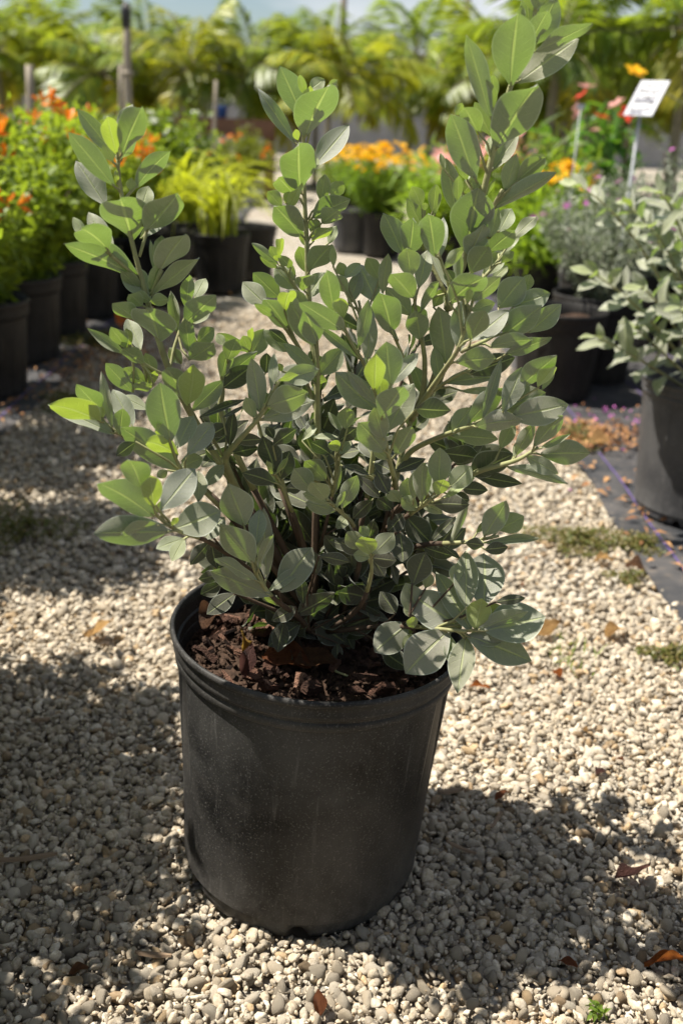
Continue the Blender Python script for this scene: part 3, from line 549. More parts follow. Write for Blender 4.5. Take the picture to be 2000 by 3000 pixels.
shrub = empty('silver_buttonwood_shrub', (POTC[0], POTC[1], .28))
tag(shrub, 'silvery grey-green leafy shrub with upright shoots growing in the black pot on the gravel', 'shrub')
SH = np.array([POTC[0], POTC[1], .28])
def seg_nearest(p, poly):
    best = (1e9, None)
    for i in range(len(poly)-1):
        a, b = np.array(poly[i]), np.array(poly[i+1]); ab = b[:2]-a[:2]
        t = np.clip(((p-a[:2])@ab)/(ab@ab+1e-9), 0, 1); q = a+(b-a)*t; dd = np.hypot(*(p-q[:2]))
        if dd < best[0]: best = (dd, q, i)
    dd, q, i = best; rem = dd*1.1+6; cur = q; foot = q                 # the stalk leaves the stem lower down
    while rem > 0 and i < len(poly)-1:
        b = np.array(poly[i+1]); l_ = np.hypot(*(b[:2]-cur[:2]))
        if l_ >= rem: foot = cur+(b-cur)*(rem/l_); break
        rem -= l_; cur = b; foot = b; i += 1
    return dd, q, foot
ALL = []
def frame_matrix(org, xa, ya, za, sx, sy, sz):
    mm = Matrix.Identity(4)
    for i in range(3): mm[i][0] = xa[i]*sx; mm[i][1] = ya[i]*sy; mm[i][2] = za[i]*sz; mm[i][3] = org[i]
    return mm
for bi, (bname, B) in enumerate(BR.items()):
    wood = MB(); young = MB()
    br = None; pend = []
    for si, poly in enumerate(B['stems']):
        P3 = np.array([at(*q) for q in poly])
        # smooth the polyline
        t = np.linspace(0, len(P3)-1, (len(P3)-1)*4+1); Q = np.array([[np.interp(x, range(len(P3)), P3[:, k]) for k in range(3)] for x in t])
        for _ in range(2): Q[1:-1] = (Q[:-2]+2*Q[1:-1]+Q[2:])/4
        s = np.linspace(0, 1, len(Q)); r0, r1 = (.0016, .0052 if len(poly) > 6 else .0038) if si == 0 else (.0015, .0024)
        rd = r0+(r1-r0)*s
        cut = next((i for i in range(len(Q)) if Q[i][2] < .56 and (i > .42*len(Q) or len(poly) < 4)), len(Q))
        if si == 0: WP = Q[cut:] if len(Q)-cut >= 2 else np.zeros((0, 3)); YP = Q[:cut+1]
        else: WP = np.r_[WP, Q[cut:]] if len(Q)-cut >= 2 else WP; YP = np.r_[YP, Q[:cut+1]] if cut >= 2 else YP
        if cut >= 2: young.tube(Q[:min(cut+1, len(Q))], rd[:min(cut+1, len(Q))], 7)
        if len(Q)-cut >= 2: wood.tube(Q[cut:], rd[cut:], 7)
    for tile, data in B['leaves'].items():
        ox, oy, sc = TILE[tile]
        for ln in data.split(';'):
            f = ln.split(); bx, by, tx, ty, wd, th = [float(x) for x in f[:6]]; fl = f[6] if len(f) > 6 else ''
            pb = np.array([ox+bx/sc, oy+by/sc]); pt = np.array([ox+tx/sc, oy+ty/sc]); wpx = wd/sc
            dd, q, ft = min((seg_nearest(pb, poly) for poly in B['stems']), key=lambda z: z[0])
            Y = q[2]+rl.uniform(-.012, .012) - (.006 if th < 0 else -.006)
            pos = at(pb[0], pb[1], Y)
            vis = -unit(ray(*((pb+pt)/2)))                     # towards the camera
            up = unit(CU-vis*(CU@vis)); sd_ = np.cross(up, vis)
            th_ = R(th+(-9 if bname == 'low_rosette' else -19 if th < 18 else -3)); nn = unit(math.cos(th_)*vis+math.sin(th_)*(up*math.cos(.25)+sd_*math.sin(rl.uniform(-.5, .5))))
            dr = ray(*pt); tp = CP+dr*(((pos-CP)@nn)/(dr@nn)); ax = tp-pos; Ln = np.linalg.norm(ax)
            if Ln > .14: ax = ax/Ln*.14; Ln = .14
            dep = (pos-CP)@CF; ya = ax/Ln; xa = np.cross(ya, nn)
            pr = xa-vis*(xa@vis); ap = ya-vis*(ya@vis); ap = unit(ap); pr = pr-ap*(pr@ap); k = max(np.linalg.norm(pr), .35)
            W = np.clip((1.42 if bname == 'low_rosette' else 1.28)*wpx/FPX*dep/k, .20*Ln, .84*Ln); pos = pos-ya*Ln*.03; Ln *= 1.09
            za = nn if th >= 6 else -nn
            if th < 6: xa = -xa
            foot = at(*ft); mid = (foot+pos)/2*.8+at(q[0], q[1], q[2])*.2
            if np.linalg.norm(foot-pos) > .002: (wood if len(WP) and (not young.n or np.min(np.linalg.norm(WP-foot, axis=1)) < np.min(np.linalg.norm(YP-foot, axis=1))) else young).tube([foot, mid, pos, pos+ya*Ln*.06], [.0015, .0013, .0011, .0009], 5, False)
            pend.append((pos, xa, ya, za, W, Ln, fl, th))
    if wood.n: wb = wood.build('branch', M['bark'], shrub, True, loc=-SH)
    else: wb = None
    if young.n:
        yb = young.build('twigs', M['twig'], wb if wb else shrub, True, loc=(0, 0, 0) if wb else -SH)
        if not wb: yb.name = 'branch'; wb = yb
    for (pos, xa, ya, za, W, Ln, fl, th) in pend:
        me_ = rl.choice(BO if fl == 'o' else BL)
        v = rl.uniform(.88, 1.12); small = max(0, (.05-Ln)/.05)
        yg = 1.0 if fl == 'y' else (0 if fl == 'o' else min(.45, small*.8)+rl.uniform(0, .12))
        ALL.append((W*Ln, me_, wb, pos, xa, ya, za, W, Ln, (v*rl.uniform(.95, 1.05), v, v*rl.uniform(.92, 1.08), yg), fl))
# leaves deep in the crown, too many to pick apart, shade painted dark
ALL.sort(key=lambda z: -z[0])                  # the 300 largest leaves are parts, the small rest joins the leaves deep inside
for (_, me_, wb, pos, xa, ya, za, W, Ln, colr, fl) in ALL[:300]:
    o = obj('leaf', me_, wb, mw=frame_matrix(pos, xa, ya, za, W, Ln, Ln*.8)); o.color = colr
rr = np.random.RandomState(12); Vt = np.array([v.co for v in BO[0].vertices]); fv = []; ff = []; uvl = []
F0 = np.array([list(p.vertices) for p in BO[0].polygons])
uv0 = np.zeros((len(Vt), 2))
for lp in BO[0].loops: uv0[lp.vertex_index] = BO[0].uv_layers[0].data[lp.index].uv
tw = MB(); cnt = 0
tops = [(-.17, 1.22, .60), (-.10, 1.30, .66), (.02, 1.34, .70), (.12, 1.30, .62), (.18, 1.24, .58), (-.05, 1.22, .58), (.06, 1.20, .55), (.10, 1.16, .50), (-.10, 1.15, .50), (.0, 1.27, .50), (.14, 1.18, .45), (-.14, 1.10, .46), (.03, 1.10, .48), (-.03, 1.16, .70), (.09, 1.22, .72)]
for (x, y, z) in tops:
    p0 = np.array([POTC[0]+rr.uniform(-.02, .02), POTC[1]+rr.uniform(-.02, .02), .285]); p2 = np.array([x, y, z]); p1 = (p0+p2)/2+np.array([-(x-p0[0])*.15, 0, .03])
    Q = np.array([p0*(1-s)**2+2*p1*s*(1-s)+p2*s*s for s in np.linspace(0, 1, 9)]); tw.tube(Q, np.linspace(.004, .0015, 9), 6)
    for k in range(44):
        s = rr.uniform(.28, 1); c = p0*(1-s)**2+2*p1*s*(1-s)+p2*s*s; ya = unit(rr.normal(size=3)*.8+np.array([0, 0, .55])+unit(p2-p0)*.3); nn = unit(np.cross(ya, rr.normal(size=3)))
        if nn[2] < 0: nn = -nn
        xa = np.cross(ya, nn); Ln = rr.uniform(.036, .064); W = Ln*rr.uniform(.42, .58)
        fv.append(c+Vt[:, :1]*xa*W+Vt[:, 1:2]*ya*Ln+Vt[:, 2:]*nn*Ln*.8); ff.append(F0+cnt*len(Vt)); uvl.append(uv0); cnt += 1
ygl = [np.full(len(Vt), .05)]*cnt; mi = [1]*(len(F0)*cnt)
for (_, me_, wb, pos, xa, ya, za, W, Ln, colr, fl) in ALL[300:]:
    V1 = np.array([v.co for v in me_.vertices]); fv.append(pos+V1[:, :1]*xa*W+V1[:, 1:2]*ya*Ln+V1[:, 2:]*za*Ln*.8); ff.append(F0+cnt*len(Vt)); uvl.append(uv0); cnt += 1
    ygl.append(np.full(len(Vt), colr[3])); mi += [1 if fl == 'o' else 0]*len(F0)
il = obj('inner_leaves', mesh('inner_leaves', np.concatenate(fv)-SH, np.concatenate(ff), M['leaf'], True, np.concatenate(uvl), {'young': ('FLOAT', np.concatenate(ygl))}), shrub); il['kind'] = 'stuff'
il.data.materials.append(M['leaf_old_shaded']); il.data.polygons.foreach_set('material_index', np.array(mi, np.int32)); il.color = (1, 1, 1, 0)
tw.build('inner_twigs', M['bark'], shrub, True, loc=-SH)


# ---------------------------------------------------------------- builders for the plants around
def leaf_soup(name, P, D, N, Lg, Wd, mat, rr, fold=.25, droop=.15):
    n = len(P); D = D/np.linalg.norm(D, axis=1, keepdims=True); N = N-D*np.sum(N*D, 1, keepdims=True); N = N/(np.linalg.norm(N, axis=1, keepdims=True)+1e-9)
    S = np.cross(D, N); Lg = Lg[:, None]; Wd = Wd[:, None]
    mid = P+D*Lg*.5; tip = P+D*Lg-N*Lg*droop
    lf = P+D*Lg*.45-S*Wd*.5+N*Wd*fold; rt = P+D*Lg*.45+S*Wd*.5+N*Wd*fold
    V = np.stack([P, lf, mid, rt, tip], 1).reshape(-1, 3)
    F0 = np.array([(0, 2, 1), (0, 3, 2), (1, 2, 4), (2, 3, 4)]); Fa = (F0[None]+(np.arange(n)*5)[:, None, None]).reshape(-1, 3)
    tint = np.repeat(rr.rand(n), 5)
    return mesh(name, V, Fa, mat, False, None, {'tint': ('FLOAT', tint)})
def bush_parts(seed, rx, rz, z0, shoots, per, ll, lw, upright=.5, hollow=.25, ry=None):
    """shoots fan out of the foot; leaves stand along them"""
    rr = np.random.RandomState(seed); ry = ry or rx; P = []; D = []; N = []; stems = []; tipsL = []
    for s in range(shoots):
        a = rr.uniform(0, 2*math.pi); q = math.sqrt(rr.rand()); hgt = (1-upright*q*q)*rr.uniform(.72, 1.08)
        tip = np.array([rx*q*math.cos(a), ry*q*math.sin(a), z0+rz*hgt*rr.uniform(.55, 1)**.6]); foot = np.array([tip[0]*.12, tip[1]*.12, z0-.03])
        ctl = np.array([tip[0]*.45, tip[1]*.45, z0+(tip[2]-z0)*.6]); stems.append((foot, ctl, tip)); tipsL.append(tip)
        t = rr.uniform(hollow, 1, per)[:, None]; c = foot*(1-t)**2+2*ctl*t*(1-t)+tip*t*t
        c += rr.normal(0, ll*.55, c.shape)
        P.append(c); D.append(unit(tip-ctl)*.5+rr.normal(0, .75, c.shape)+np.array([0, 0, .15])+c*np.array([1.2, 1.2, 0])/max(rx, .1)*.35); N.append(np.array([0, 0, 1])+rr.normal(0, .55, c.shape))
    P = np.concatenate(P); D = np.concatenate(D); N = np.concatenate(N); k = len(P)
    keep = P[:, 2] > z0-.02
    return (P[keep], D[keep], N[keep], ll*rr.uniform(.6, 1.3, k)[keep], lw*rr.uniform(.7, 1.2, k)[keep], rr), stems, tipsL
def stems_mesh(stems, r, mat, name='stem', take=10):
    mb = MB()
    for (a, b, c) in stems[:take]:
        Q = [a*(1-t)**2+2*b*t*(1-t)+c*t*t for t in np.linspace(0, .9, 6)]; mb.tube(Q, np.linspace(r, r*.35, 6), 5)
    return mb.me(name, mat, True)
def flower_mesh(mat, petals=5, cup=.35, width=.62, seed=0, rows=1):
    rr = np.random.RandomState(seed); V = []; F_ = []
    for k in range(petals*rows):
        a = 2*math.pi*k/petals+(.3 if k >= petals else 0)+rr.normal(0, .08); s = 1-.3*(k >= petals); ca, sa = math.cos(a), math.sin(a); n = len(V)
        pts = [(0, 0, 0), (.55, -width*.5, cup*.55), (.55, 0, cup*.42), (.55, width*.5, cup*.55), (1, -width*.22, cup*.8), (1.05, width*.22, cup*.75)]
        for (x, y, z) in pts: x *= s; y *= s; V.append((x*ca-y*sa, x*sa+y*ca, z+.12*(k >= petals)))
        F_ += [(n, n+1, n+2), (n, n+2, n+3), (n+1, n+4, n+5, n+2), (n+2, n+5, n+3)]
    return mesh('flower', V, F_, mat, True)
FL = {c: [flower_mesh(M['p_'+c], 5, .35, .66, i, 1 + (c in ('white', 'yellow', 'orange'))) for i in range(3)] for c in ('orange', 'white', 'yellow', 'pink', 'purple', 'red', 'lilac')}
FLT = [flower_mesh(M['p_orange'], 4, 1.3, .5, 7), flower_mesh(M['p_orange'], 5, 1.1, .5, 8)]
def add_flowers(parent, tips, colour, n, size, rr, z=.0, meshes=None, cluster=1):
    ml = meshes or FL[colour]
    for k in range(n):
        t = tips[rr.randint(len(tips))]
        for c in range(cluster):
            p = t+rr.normal(0, size*(.9 if cluster > 1 else .4), 3)+np.array([0, 0, z])
            obj('flower', ml[(k+c) % len(ml)], parent, loc=p, rot=(rr.normal(0, .6), rr.normal(0, .6), rr.uniform(0, 6.28)), scale=float(size*rr.uniform(.75, 1.25)))
# simple far pot: ribbed wall, rolled rim, soil
def far_pot_meshes(mat):
    pr = [(.118, 0), (.134, .002), (.138, .012), (.142, .06), (.150, .16), (.157, .262), (.1575, .265)]
    mb = MB(); mb.lathe(pr, 96, lambda i, r, z, a: (r-(.003 if 0 < i < 6 else 0)*(math.sin(a*16) > .25), z)); wl = mb.me('wall', mat, True)
    mb = MB(); mb.lathe([(.1575, .262), (.163, .268), (.166, .285), (.1645, .296), (.1675, .302), (.1705, .312), (.171, .322), (.168, .326), (.164, .322), (.160, .29), (.152, .20)], 64); rm = mb.me('rim', mat, True)
    return wl, rm
FPB = far_pot_meshes(M['pot_far']); FPG = far_pot_meshes(M['pot_grey'])
_sr = np.random.RandomState(8); _mb = MB(); _k = 24
_mb.add([(0, 0, .288)]+[(.157*q*math.cos(2*math.pi*j/_k), .157*q*math.sin(2*math.pi*j/_k), .28+_sr.normal(0, .005)) for q in (.5, 1) for j in range(_k)],
        [(0, 1+j, 1+(j+1) % _k) for j in range(_k)]+[(1+j, 1+_k+j, 1+_k+(j+1) % _k, 1+(j+1) % _k) for j in range(_k)])
SOILM = _mb.me('soil', M['soil'], True)
def far_pot(x, y, label, group=None, s=1.0, kind=FPB, sz=None, tilt=0.0):
    t = empty('plant_pot', (x, y, .006), rnd.uniform(0, 6.28)); t.scale = (s, s, sz or s); t.rotation_euler[1] = tilt
    obj('wall', kind[0], t); obj('rim', kind[1], t); obj('soil', SOILM, t)
    return tag(t, label, 'pot', group)
def plant(name, label, cat, x, y, z, fol, stemm, group=None, rz=None, sc=1.0, colour=None, stem_name='stem', fol_name='foliage'):
    t = empty(name, (x, y, z), rnd.uniform(0, 6.28) if rz is None else rz); t.scale = (sc,)*3
    f = obj(fol_name, fol, t)
    if colour: f.color = colour
    if stemm: obj(stem_name, stemm, t)
    return tag(t, label, cat, group)

# ---------------------------------------------------------------- left row: orange-flowered bushes in ribbed black pots, with unseen ones added behind the camera
OB = []
for i in range(3):
    prm, st, tp = bush_parts(40+i, .29, .60, .02, 90, 80, .040, .021, .35, .12)
    OB.append((leaf_soup('foliage', *prm[:5], M['f_green'], prm[5]), stems_mesh(st, .006, M['bark'], 'stem', 12), tp))
rr = np.random.RandomState(77)
LEFT = [(-1.275, 3.42), (-1.30, 3.93), (-1.31, 4.40), (-1.28, 4.88), (-1.26, 5.38)]
UNSEEN_BEHIND = [(-1.1, -.35), (-.75, -.95), (-.2, -1.1), (.35, -1.05), (.85, -.8)]  # unseen bushes added behind the camera to cut bounced light
NEARL = [(-1.26, 2.85), (-1.11, 2.18), (-.87, 1.09), (-.72, .60), (-1.22, 1.30), (-.88, 1.36)]
for k, (x, y) in enumerate(LEFT+NEARL+UNSEEN_BEHIND):
    far_pot(x, y, 'ribbed black pot in the row under the orange-flowered bushes', 'pots under the orange-flowered bushes', 1.02, tilt=rr.normal(0, .015))
    f, s, tp = OB[k % 3]
    b = plant('flowering_bush', 'bright green small-leaved bush with orange trumpet flowers in the row of ribbed black pots', 'bush', x, y, .29, f, s, 'orange-flowered bushes in the row', sc=1.13 if k < 5 else (1.15, 1.2, 1.15, 1.05, 1.15, 1.12, 1.1, 1.1, 1.1, 1.1, 1.1)[k-5], colour=(1.3, 1.2, 1, 1))
    add_flowers(b, tp, 'orange', 7 if k < 5 else 3, .034, rr, .02, FLT, 3)
# a second row behind them, mixed white and orange bloom
for k, (x, y, c, lab) in enumerate([(-1.95, 4.3, 'white', 'green bush with white flowers behind the orange-flowered row, beside the wooden post'), (-1.98, 5.4, 'lilac', 'green bush dotted with pale lilac flowers behind the orange-flowered row'),
                                   (-2.6, 6.4, 'white', 'loose green bush with many small white flowers at the back of the flower beds'), (-1.75, 6.6, 'orange', 'tall green bush with orange clusters beyond the pots, before the palms'), (-1.25, 7.2, 'white', 'rounded bush covered with white flower heads behind the yellow grass'), (-3.2, 7.8, 'orange', 'green bush with scattered orange flowers furthest towards the pale-topped wall')]):
    f, s, tp = OB[(k+1) % 3]
    b = plant('flowering_bush', lab, 'bush', x, y, .27, f, s, sc=1.0+.05*k, colour=(1.1, 1.05, .9, 1))
    add_flowers(b, tp, c, 9 if c != 'white' else 12, .026, rr, .02, FLT if c == 'orange' else None, 2)
    far_pot(x, y, 'black pot hidden among the back-row flower bushes on the left', 'black pots of the back-row flower bushes', 1.0)
# more beds further back on the left: lower, brighter plants
prm, st, tp = bush_parts(60, .36, .42, .02, 60, 60, .04, .018, .4, .1); LOWF = (leaf_soup('foliage', *prm[:5], M['f_olive'], prm[5]), stems_mesh(st, .005, M['bark']), tp)
for k, (x, y, c, n, lab) in enumerate([(-2.3, 9.0, 'orange', 10, 'olive-green plant with small orange flowers beside the white stake'), (-1.45, 9.6, 'yellow', 16, 'low olive plant with yellow flowers at the end of the gravel path'), (-3.4, 9.6, 'white', 14, 'olive plant with white flowers in the far bed near the wall'),
                                      (-1.75, 8.2, 'purple', 6, 'olive plant with few purple flowers beside the yellow grass'), (-2.6, 11.5, 'lilac', 10, 'far olive plant with lilac flowers below the brown bench'), (-1.2, 11.6, 'orange', 14, 'far plant with orange flowers where the path ends'), (-4.6, 10.5, 'orange', 10, 'olive plant with orange flowers under the palms furthest from the path')]):
    b = plant('bedding_plant', lab, 'plant', x, y, .22, LOWF[0], LOWF[1], sc=1.0+.06*k, colour=(1.15, 1.1, .8, 1))
    add_flowers(b, LOWF[2], c, n, .030, rr, .02)
# yellow grassy plants
def blade(seed, L_=.55):
    rr2 = np.random.RandomState(seed); V = []; n = 9; bend = rr2.uniform(.75, 1.25)
    for i in range(n+1):
        t = i/n; x = L_*(t**1.5)*.72*bend; z = L_*(t*.95-.85*t**2.6*bend); wd = .011*(1-t**2.2)+.001
        V += [(x, -wd, z+.003), (x, 0, z), (x, wd, z+.003)]
    F_ = [(3*i+j, 3*i+j+1, 3*i+4+j, 3*i+3+j) for i in range(n) for j in range(2)]
    return mesh('blade', V, F_, M['f_lime'], True, None, {'tint': ('FLOAT', np.full(len(V), rr2.rand()))})
BLADES = [blade(i, .62+.06*i) for i in range(5)]
for (x, y, lab) in [(-.74, 5.75, 'yellow-striped grassy plant arching over its black pot at the path edge'), (-1.02, 6.35, 'second yellow grassy plant, tucked behind the first one at the path edge')]:
    t = empty('golden_grass', (x, y, .30)); tag(t, lab, 'grass plant')
    for k in range(64):
        o = obj('blade', BLADES[k % 5], t, loc=(rr.normal(0, .03), rr.normal(0, .03), 0), rot=(rr.normal(0, .12), rr.uniform(-.55, .12), rr.uniform(0, 6.28)), scale=float(rr.uniform(.75, 1.1)))
        v = rr.uniform(.8, 1.2); o.color = (v*1.25, v*1.1, v*.7, 1)
    far_pot(x, y, 'black pot under the yellow-striped grassy plant' if y < 6 else 'black pot under the rear yellow grassy plant', s=.98)
for (x, y) in [(-.98, 5.25), (-.62, 6.25), (-1.1, 5.85)]:
    far_pot(x, y, 'black pot packed close beside the yellow grass pots', 'pots packed beside the yellow grass', .96)

# ---------------------------------------------------------------- right side
prm, st, tp = bush_parts(70, .30, .40, .0, 110, 60, .045, .012, .25, .1); DAISY = (leaf_soup('foliage', *prm[:5], M['f_green'], prm[5]), stems_mesh(st, .004, M['f_green'] if False else M['twig']), tp)
far_pot(.22, 7.55, 'black pot under the mass of golden yellow flowers', s=.96); far_pot(-.02, 7.75, 'pot painted lit grey just behind the golden flower pot', s=.92, kind=FPG); far_pot(.52, 7.1, 'small black pot between the golden flowers and the pink oleander', s=.8)
b = plant('golden_daisy_plant', 'dense green plant topped by a mass of golden yellow flowers in a black pot', 'flower plant', .18, 7.55, .29, DAISY[0], DAISY[1], sc=1.12, colour=(1, 1.1, .9, 1))
ang = rr.uniform(0, 2*math.pi, 130); q = .30*np.sqrt(rr.rand(130))
for k in range(130):
    obj('flower', FL['yellow'][k % 3], b, loc=(q[k]*math.cos(ang[k]), q[k]*math.sin(ang[k]), .40-.9*q[k]**2+rr.uniform(-.05, .05)), rot=(rr.normal(0, .35), rr.normal(0, .35), rr.uniform(0, 6)), scale=float(rr.uniform(.020, .032)))
far_pot(-.02, 8.5, 'black pot behind the golden flowers', s=.96)
b = plant('golden_daisy_plant', 'second golden yellow flowering plant standing behind the nearer one', 'flower plant', -.02, 8.5, .29, DAISY[0], DAISY[1])
for k in range(70):
    a = rr.uniform(0, 6.28); qq = .3*math.sqrt(rr.rand()); obj('flower', FL['yellow'][k % 3], b, loc=(qq*math.cos(a), qq*math.sin(a), .42-.9*qq**2+rr.uniform(-.05, .05)), rot=(rr.normal(0, .35), rr.normal(0, .35), 0), scale=float(rr.uniform(.020, .032)))
prm, st, tp = bush_parts(72, .34, .50, .0, 46, 26, .16, .024, .3, .15); OLE = (leaf_soup('foliage', *prm[:5], M['f_lime'], prm[5], .15, .25), stems_mesh(st, .006, M['twig']), tp)
prm, st, tp = bush_parts(73, .36, .62, .0, 46, 24, .17, .026, .3, .15); OLE2 = (leaf_soup('foliage', *prm[:5], M['f_green'], prm[5], .15, .25), stems_mesh(st, .006, M['twig']), tp)
for (x, y, L2, c, sc, lab) in [(.62, 6.3, OLE, 'pink', .95, 'long-leaved lime oleander with pale pink flower clusters beside the golden flowers'), (1.02, 6.0, OLE2, 'pink', 1.0, 'long-leaved green oleander with pink blossoms behind the tall silver shoot'), (.98, 5.2, OLE, 'yellow', .85, 'long-leaved lime plant with few yellow flowers beside the grey sage')]:
    b = plant('oleander', lab, 'shrub', x, y, .27, L2[0], L2[1], sc=sc, colour=(.8, .95, .7, 1) if L2 is OLE else None)
    add_flowers(b, [t_ for t_ in L2[2] if t_[2] > .40], c, 6, .042, rr, .07, None, 5)
    far_pot(x, y, 'black pot under the long-leaved oleanders on the right', 'pots under the oleanders', .95)
prm, st, tp = bush_parts(74, .45, .40, .0, 50, 40, .05, .02, .3, .1)
b = plant('bedding_plant', 'low yellow-green plant with yellow tufts behind the oleander, before the palms', 'plant', .95, 9.5, .35, leaf_soup('foliage', *prm[:5], M['f_lime'], prm[5]), stems_mesh(st, .005, M['twig']))
add_flowers(b, tp, 'yellow', 16, .04, rr, .03)
far_pot(.95, 9.5, 'black pot of the low yellow-green plant before the palms', s=1.1)
# dark broad-leaved shrubs with red flowers
BROAD = [leaf_blade('leaf', None, .2, .25, .6, 1.05, .8, ph=i, rows=6) for i in range(4)]
def broad_mat():
    return leaf_material('broad_green_leaf', (.035, .085, .018), (.10, .20, .03), (.10, .30, .02), (.3, .5, .03), .4, .35, 0, 0, (.10, .18, .05), (.12, .22, .05))
M['broad'] = broad_mat()
for m_ in BROAD: m_.materials.clear(); m_.materials.append(M['broad'])
def broad_shrub(x, y, hgt, rx, n, seed, lab, flowers, fc='red', L_=.15):
    rr2 = np.random.RandomState(seed); t = empty('broad_leaved_shrub', (x, y, .27)); tag(t, lab, 'shrub'); mb = MB(); tips = []
    for s in range(9):
        a = rr2.uniform(0, 6.28); q = rx*math.sqrt(rr2.rand()); tip = np.array([q*math.cos(a), q*math.sin(a), hgt*rr2.uniform(.65, 1)]); tips.append(tip)
        mb.tube([tip*np.array([.1, .1, 0]), tip*np.array([.5, .5, .5]), tip], [.008, .006, .003], 5)
        for k in range(n//9):
            c = tip*np.array([rr2.uniform(.4, 1)]*2+[rr2.uniform(.15, 1)]); ya = unit(np.array([c[0], c[1], .12])+rr2.normal(0, .22, 3)); nn = unit(np.array([0, 0, 1])+rr2.normal(0, .3, 3)); nn = unit(nn-ya*(nn@ya)); xa = np.cross(ya, nn); l2 = L_*rr2.uniform(.7, 1.2)
            o = obj('leaf', BROAD[k % 4], t, mw=frame_matrix(c, xa, ya, nn, l2*.5, l2, l2)); v = rr2.uniform(.7, 1.4); o.color = (v, v, v, rr2.rand()*.6)
    mb.build('stem', M['bark'], t, True); add_flowers(t, tips, fc, flowers, .05, rr2, .05)
    far_pot(x, y, 'black pot under the dark broad-leaved shrubs', 'pots under the broad-leaved shrubs', 1.05)
broad_shrub(1.62, 6.3, .90, .36, 117, 1, 'dark green broad-leaved shrub with red flowers behind the grey sage', 4)
broad_shrub(2.25, 6.0, .95, .38, 108, 2, 'glossy broad-leaved shrub behind the white price sign', 2)
broad_shrub(1.55, 7.4, .85, .40, 99, 3, 'broad-leaved shrub with coral flowers at the back of the right bed', 5, 'pink')
broad_shrub(2.9, 6.6, 1.1, .45, 99, 4, 'tall broad-leaved shrub with an orange bloom beyond the sign', 1, 'orange')
_b = [o_ for o_ in bpy.data.objects if o_.name.startswith('broad_leaved_shrub')][1]; _p = at(1858, 214, 5.75)
obj('flower', FL['yellow'][0], _b, loc=_p-np.array([2.25, 6.0, .27]), rot=(.5, .2, 0), scale=.062)
_m = MB(); _m.tube([(0, 0, .5), (_p-np.array([2.25, 6.0, .27]))*np.array([.6, .6, .85]), _p-np.array([2.25, 6.0, .275])], [.006, .005, .004], 6); _m.build('flower_stalk', M['twig'], _b, True)
# grey sage with magenta flowers
SG = []
for i in range(2):
    prm, st, tp = bush_parts(80+i, .36, .58, .0, 95, 70, .021, .011, .30, .1); SG.append((leaf_soup('foliage', *prm[:5], M['f_sage'], prm[5]), stems_mesh(st, .006, M['bark'], 'stem', 14), tp))
for k, (x, y, sc, lab) in enumerate([(.98, 3.98, .92, 'grey-leaved sage bush with magenta flowers beside the dark pots of the right cloth'), (1.55, 3.75, 1.10, 'tall grey sage bush with magenta flowers behind the second silver shrub'), (1.42, 4.65, 1.08, 'grey sage bush around the stake of the white sign'), (2.1, 4.5, 1.28, 'tallest grey sage bush on the right, rising beyond the sign'), (1.15, 4.8, .9, 'grey sage bush half hidden behind the nearer sage and the oleander')]):
    f, s, tp = SG[k % 2]
    b = plant('sage_bush', lab, 'bush', x, y, .29, f, s, sc=sc); add_flowers(b, tp, 'purple', 11, .016, rr, .0)
    far_pot(x, y, 'black pot under the grey sage bushes', 'pots under the grey sage bushes', 1.05)
for k, (x, y) in enumerate([(1.12, 1.35), (1.10, .75), (1.08, .15)]):  # unseen bushes added to block sky light from the right
    f, s, tp = SG[k % 2]; b = plant('sage_bush', 'unseen grey sage bush with magenta flowers, added along the right ground cloth to block sky light', 'bush', x, y, .29, f, s, 'unseen sage bushes added on the right', sc=1.05); add_flowers(b, tp, 'purple', 8, .016, rr, .0)
    far_pot(x, y, 'unseen black pot under the added sage along the right cloth', 'pots of the unseen added sage bushes', 1.0)
for (x, y) in [(.78, 3.70), (1.30, 3.35)]:
    far_pot(x, y, 'dark pot standing in front of the grey sage bushes', 'dark pots before the sage', 1.0)
prm, st, tp = bush_parts(88, .25, .30, .0, 40, 40, .03, .013, .3, .1)
b = plant('bedding_plant', 'small plant with orange-yellow flowers between the sage bushes by the frame side', 'plant', 1.62, 4.25, .42, leaf_soup('foliage', *prm[:5], M['f_olive'], prm[5]), stems_mesh(st, .004, M['twig'])); add_flowers(b, tp, 'yellow', 14, .022, rr, .02)
far_pot(1.62, 4.25, 'black pot under the small orange-yellow flowers', s=1.35)

# second silver shrub in a pot whose grey paints in the sunlight
pg = gp(1985, 1415); pg = np.array([.945, 2.50])
t2 = make_pot('nursery_pot', M['pot_grey'], (pg[0], pg[1], .012), .4, (0, R(-1.0)), 96)
tag(t2, 'nursery pot with sunlight painted in as grey, on the black ground cloth under the second silver shrub', 'pot'); soil_disc(t2, .167, .27, 9)
sh2 = empty('silver_buttonwood_shrub', (pg[0], pg[1], .28)); S2 = np.array([pg[0], pg[1], .28])
tag(sh2, 'second silvery leafy shrub, out of focus, leaning over the painted sunlit-grey pot on the black cloth', 'shrub')
rl2 = np.random.RandomState(31)
tips2 = [(1690, 540, 2.45), (1735, 800, 2.35), (1745, 985, 2.30), (1840, 600, 2.55), (1880, 840, 2.3), (1930, 560, 2.4), (1960, 720, 2.6), (1990, 900, 2.2), (1860, 960, 2.45), (2060, 620, 2.4), (2100, 820, 2.3), (1900, 660, 2.35), (2080, 980, 2.2), (1980, 600, 2.7)]
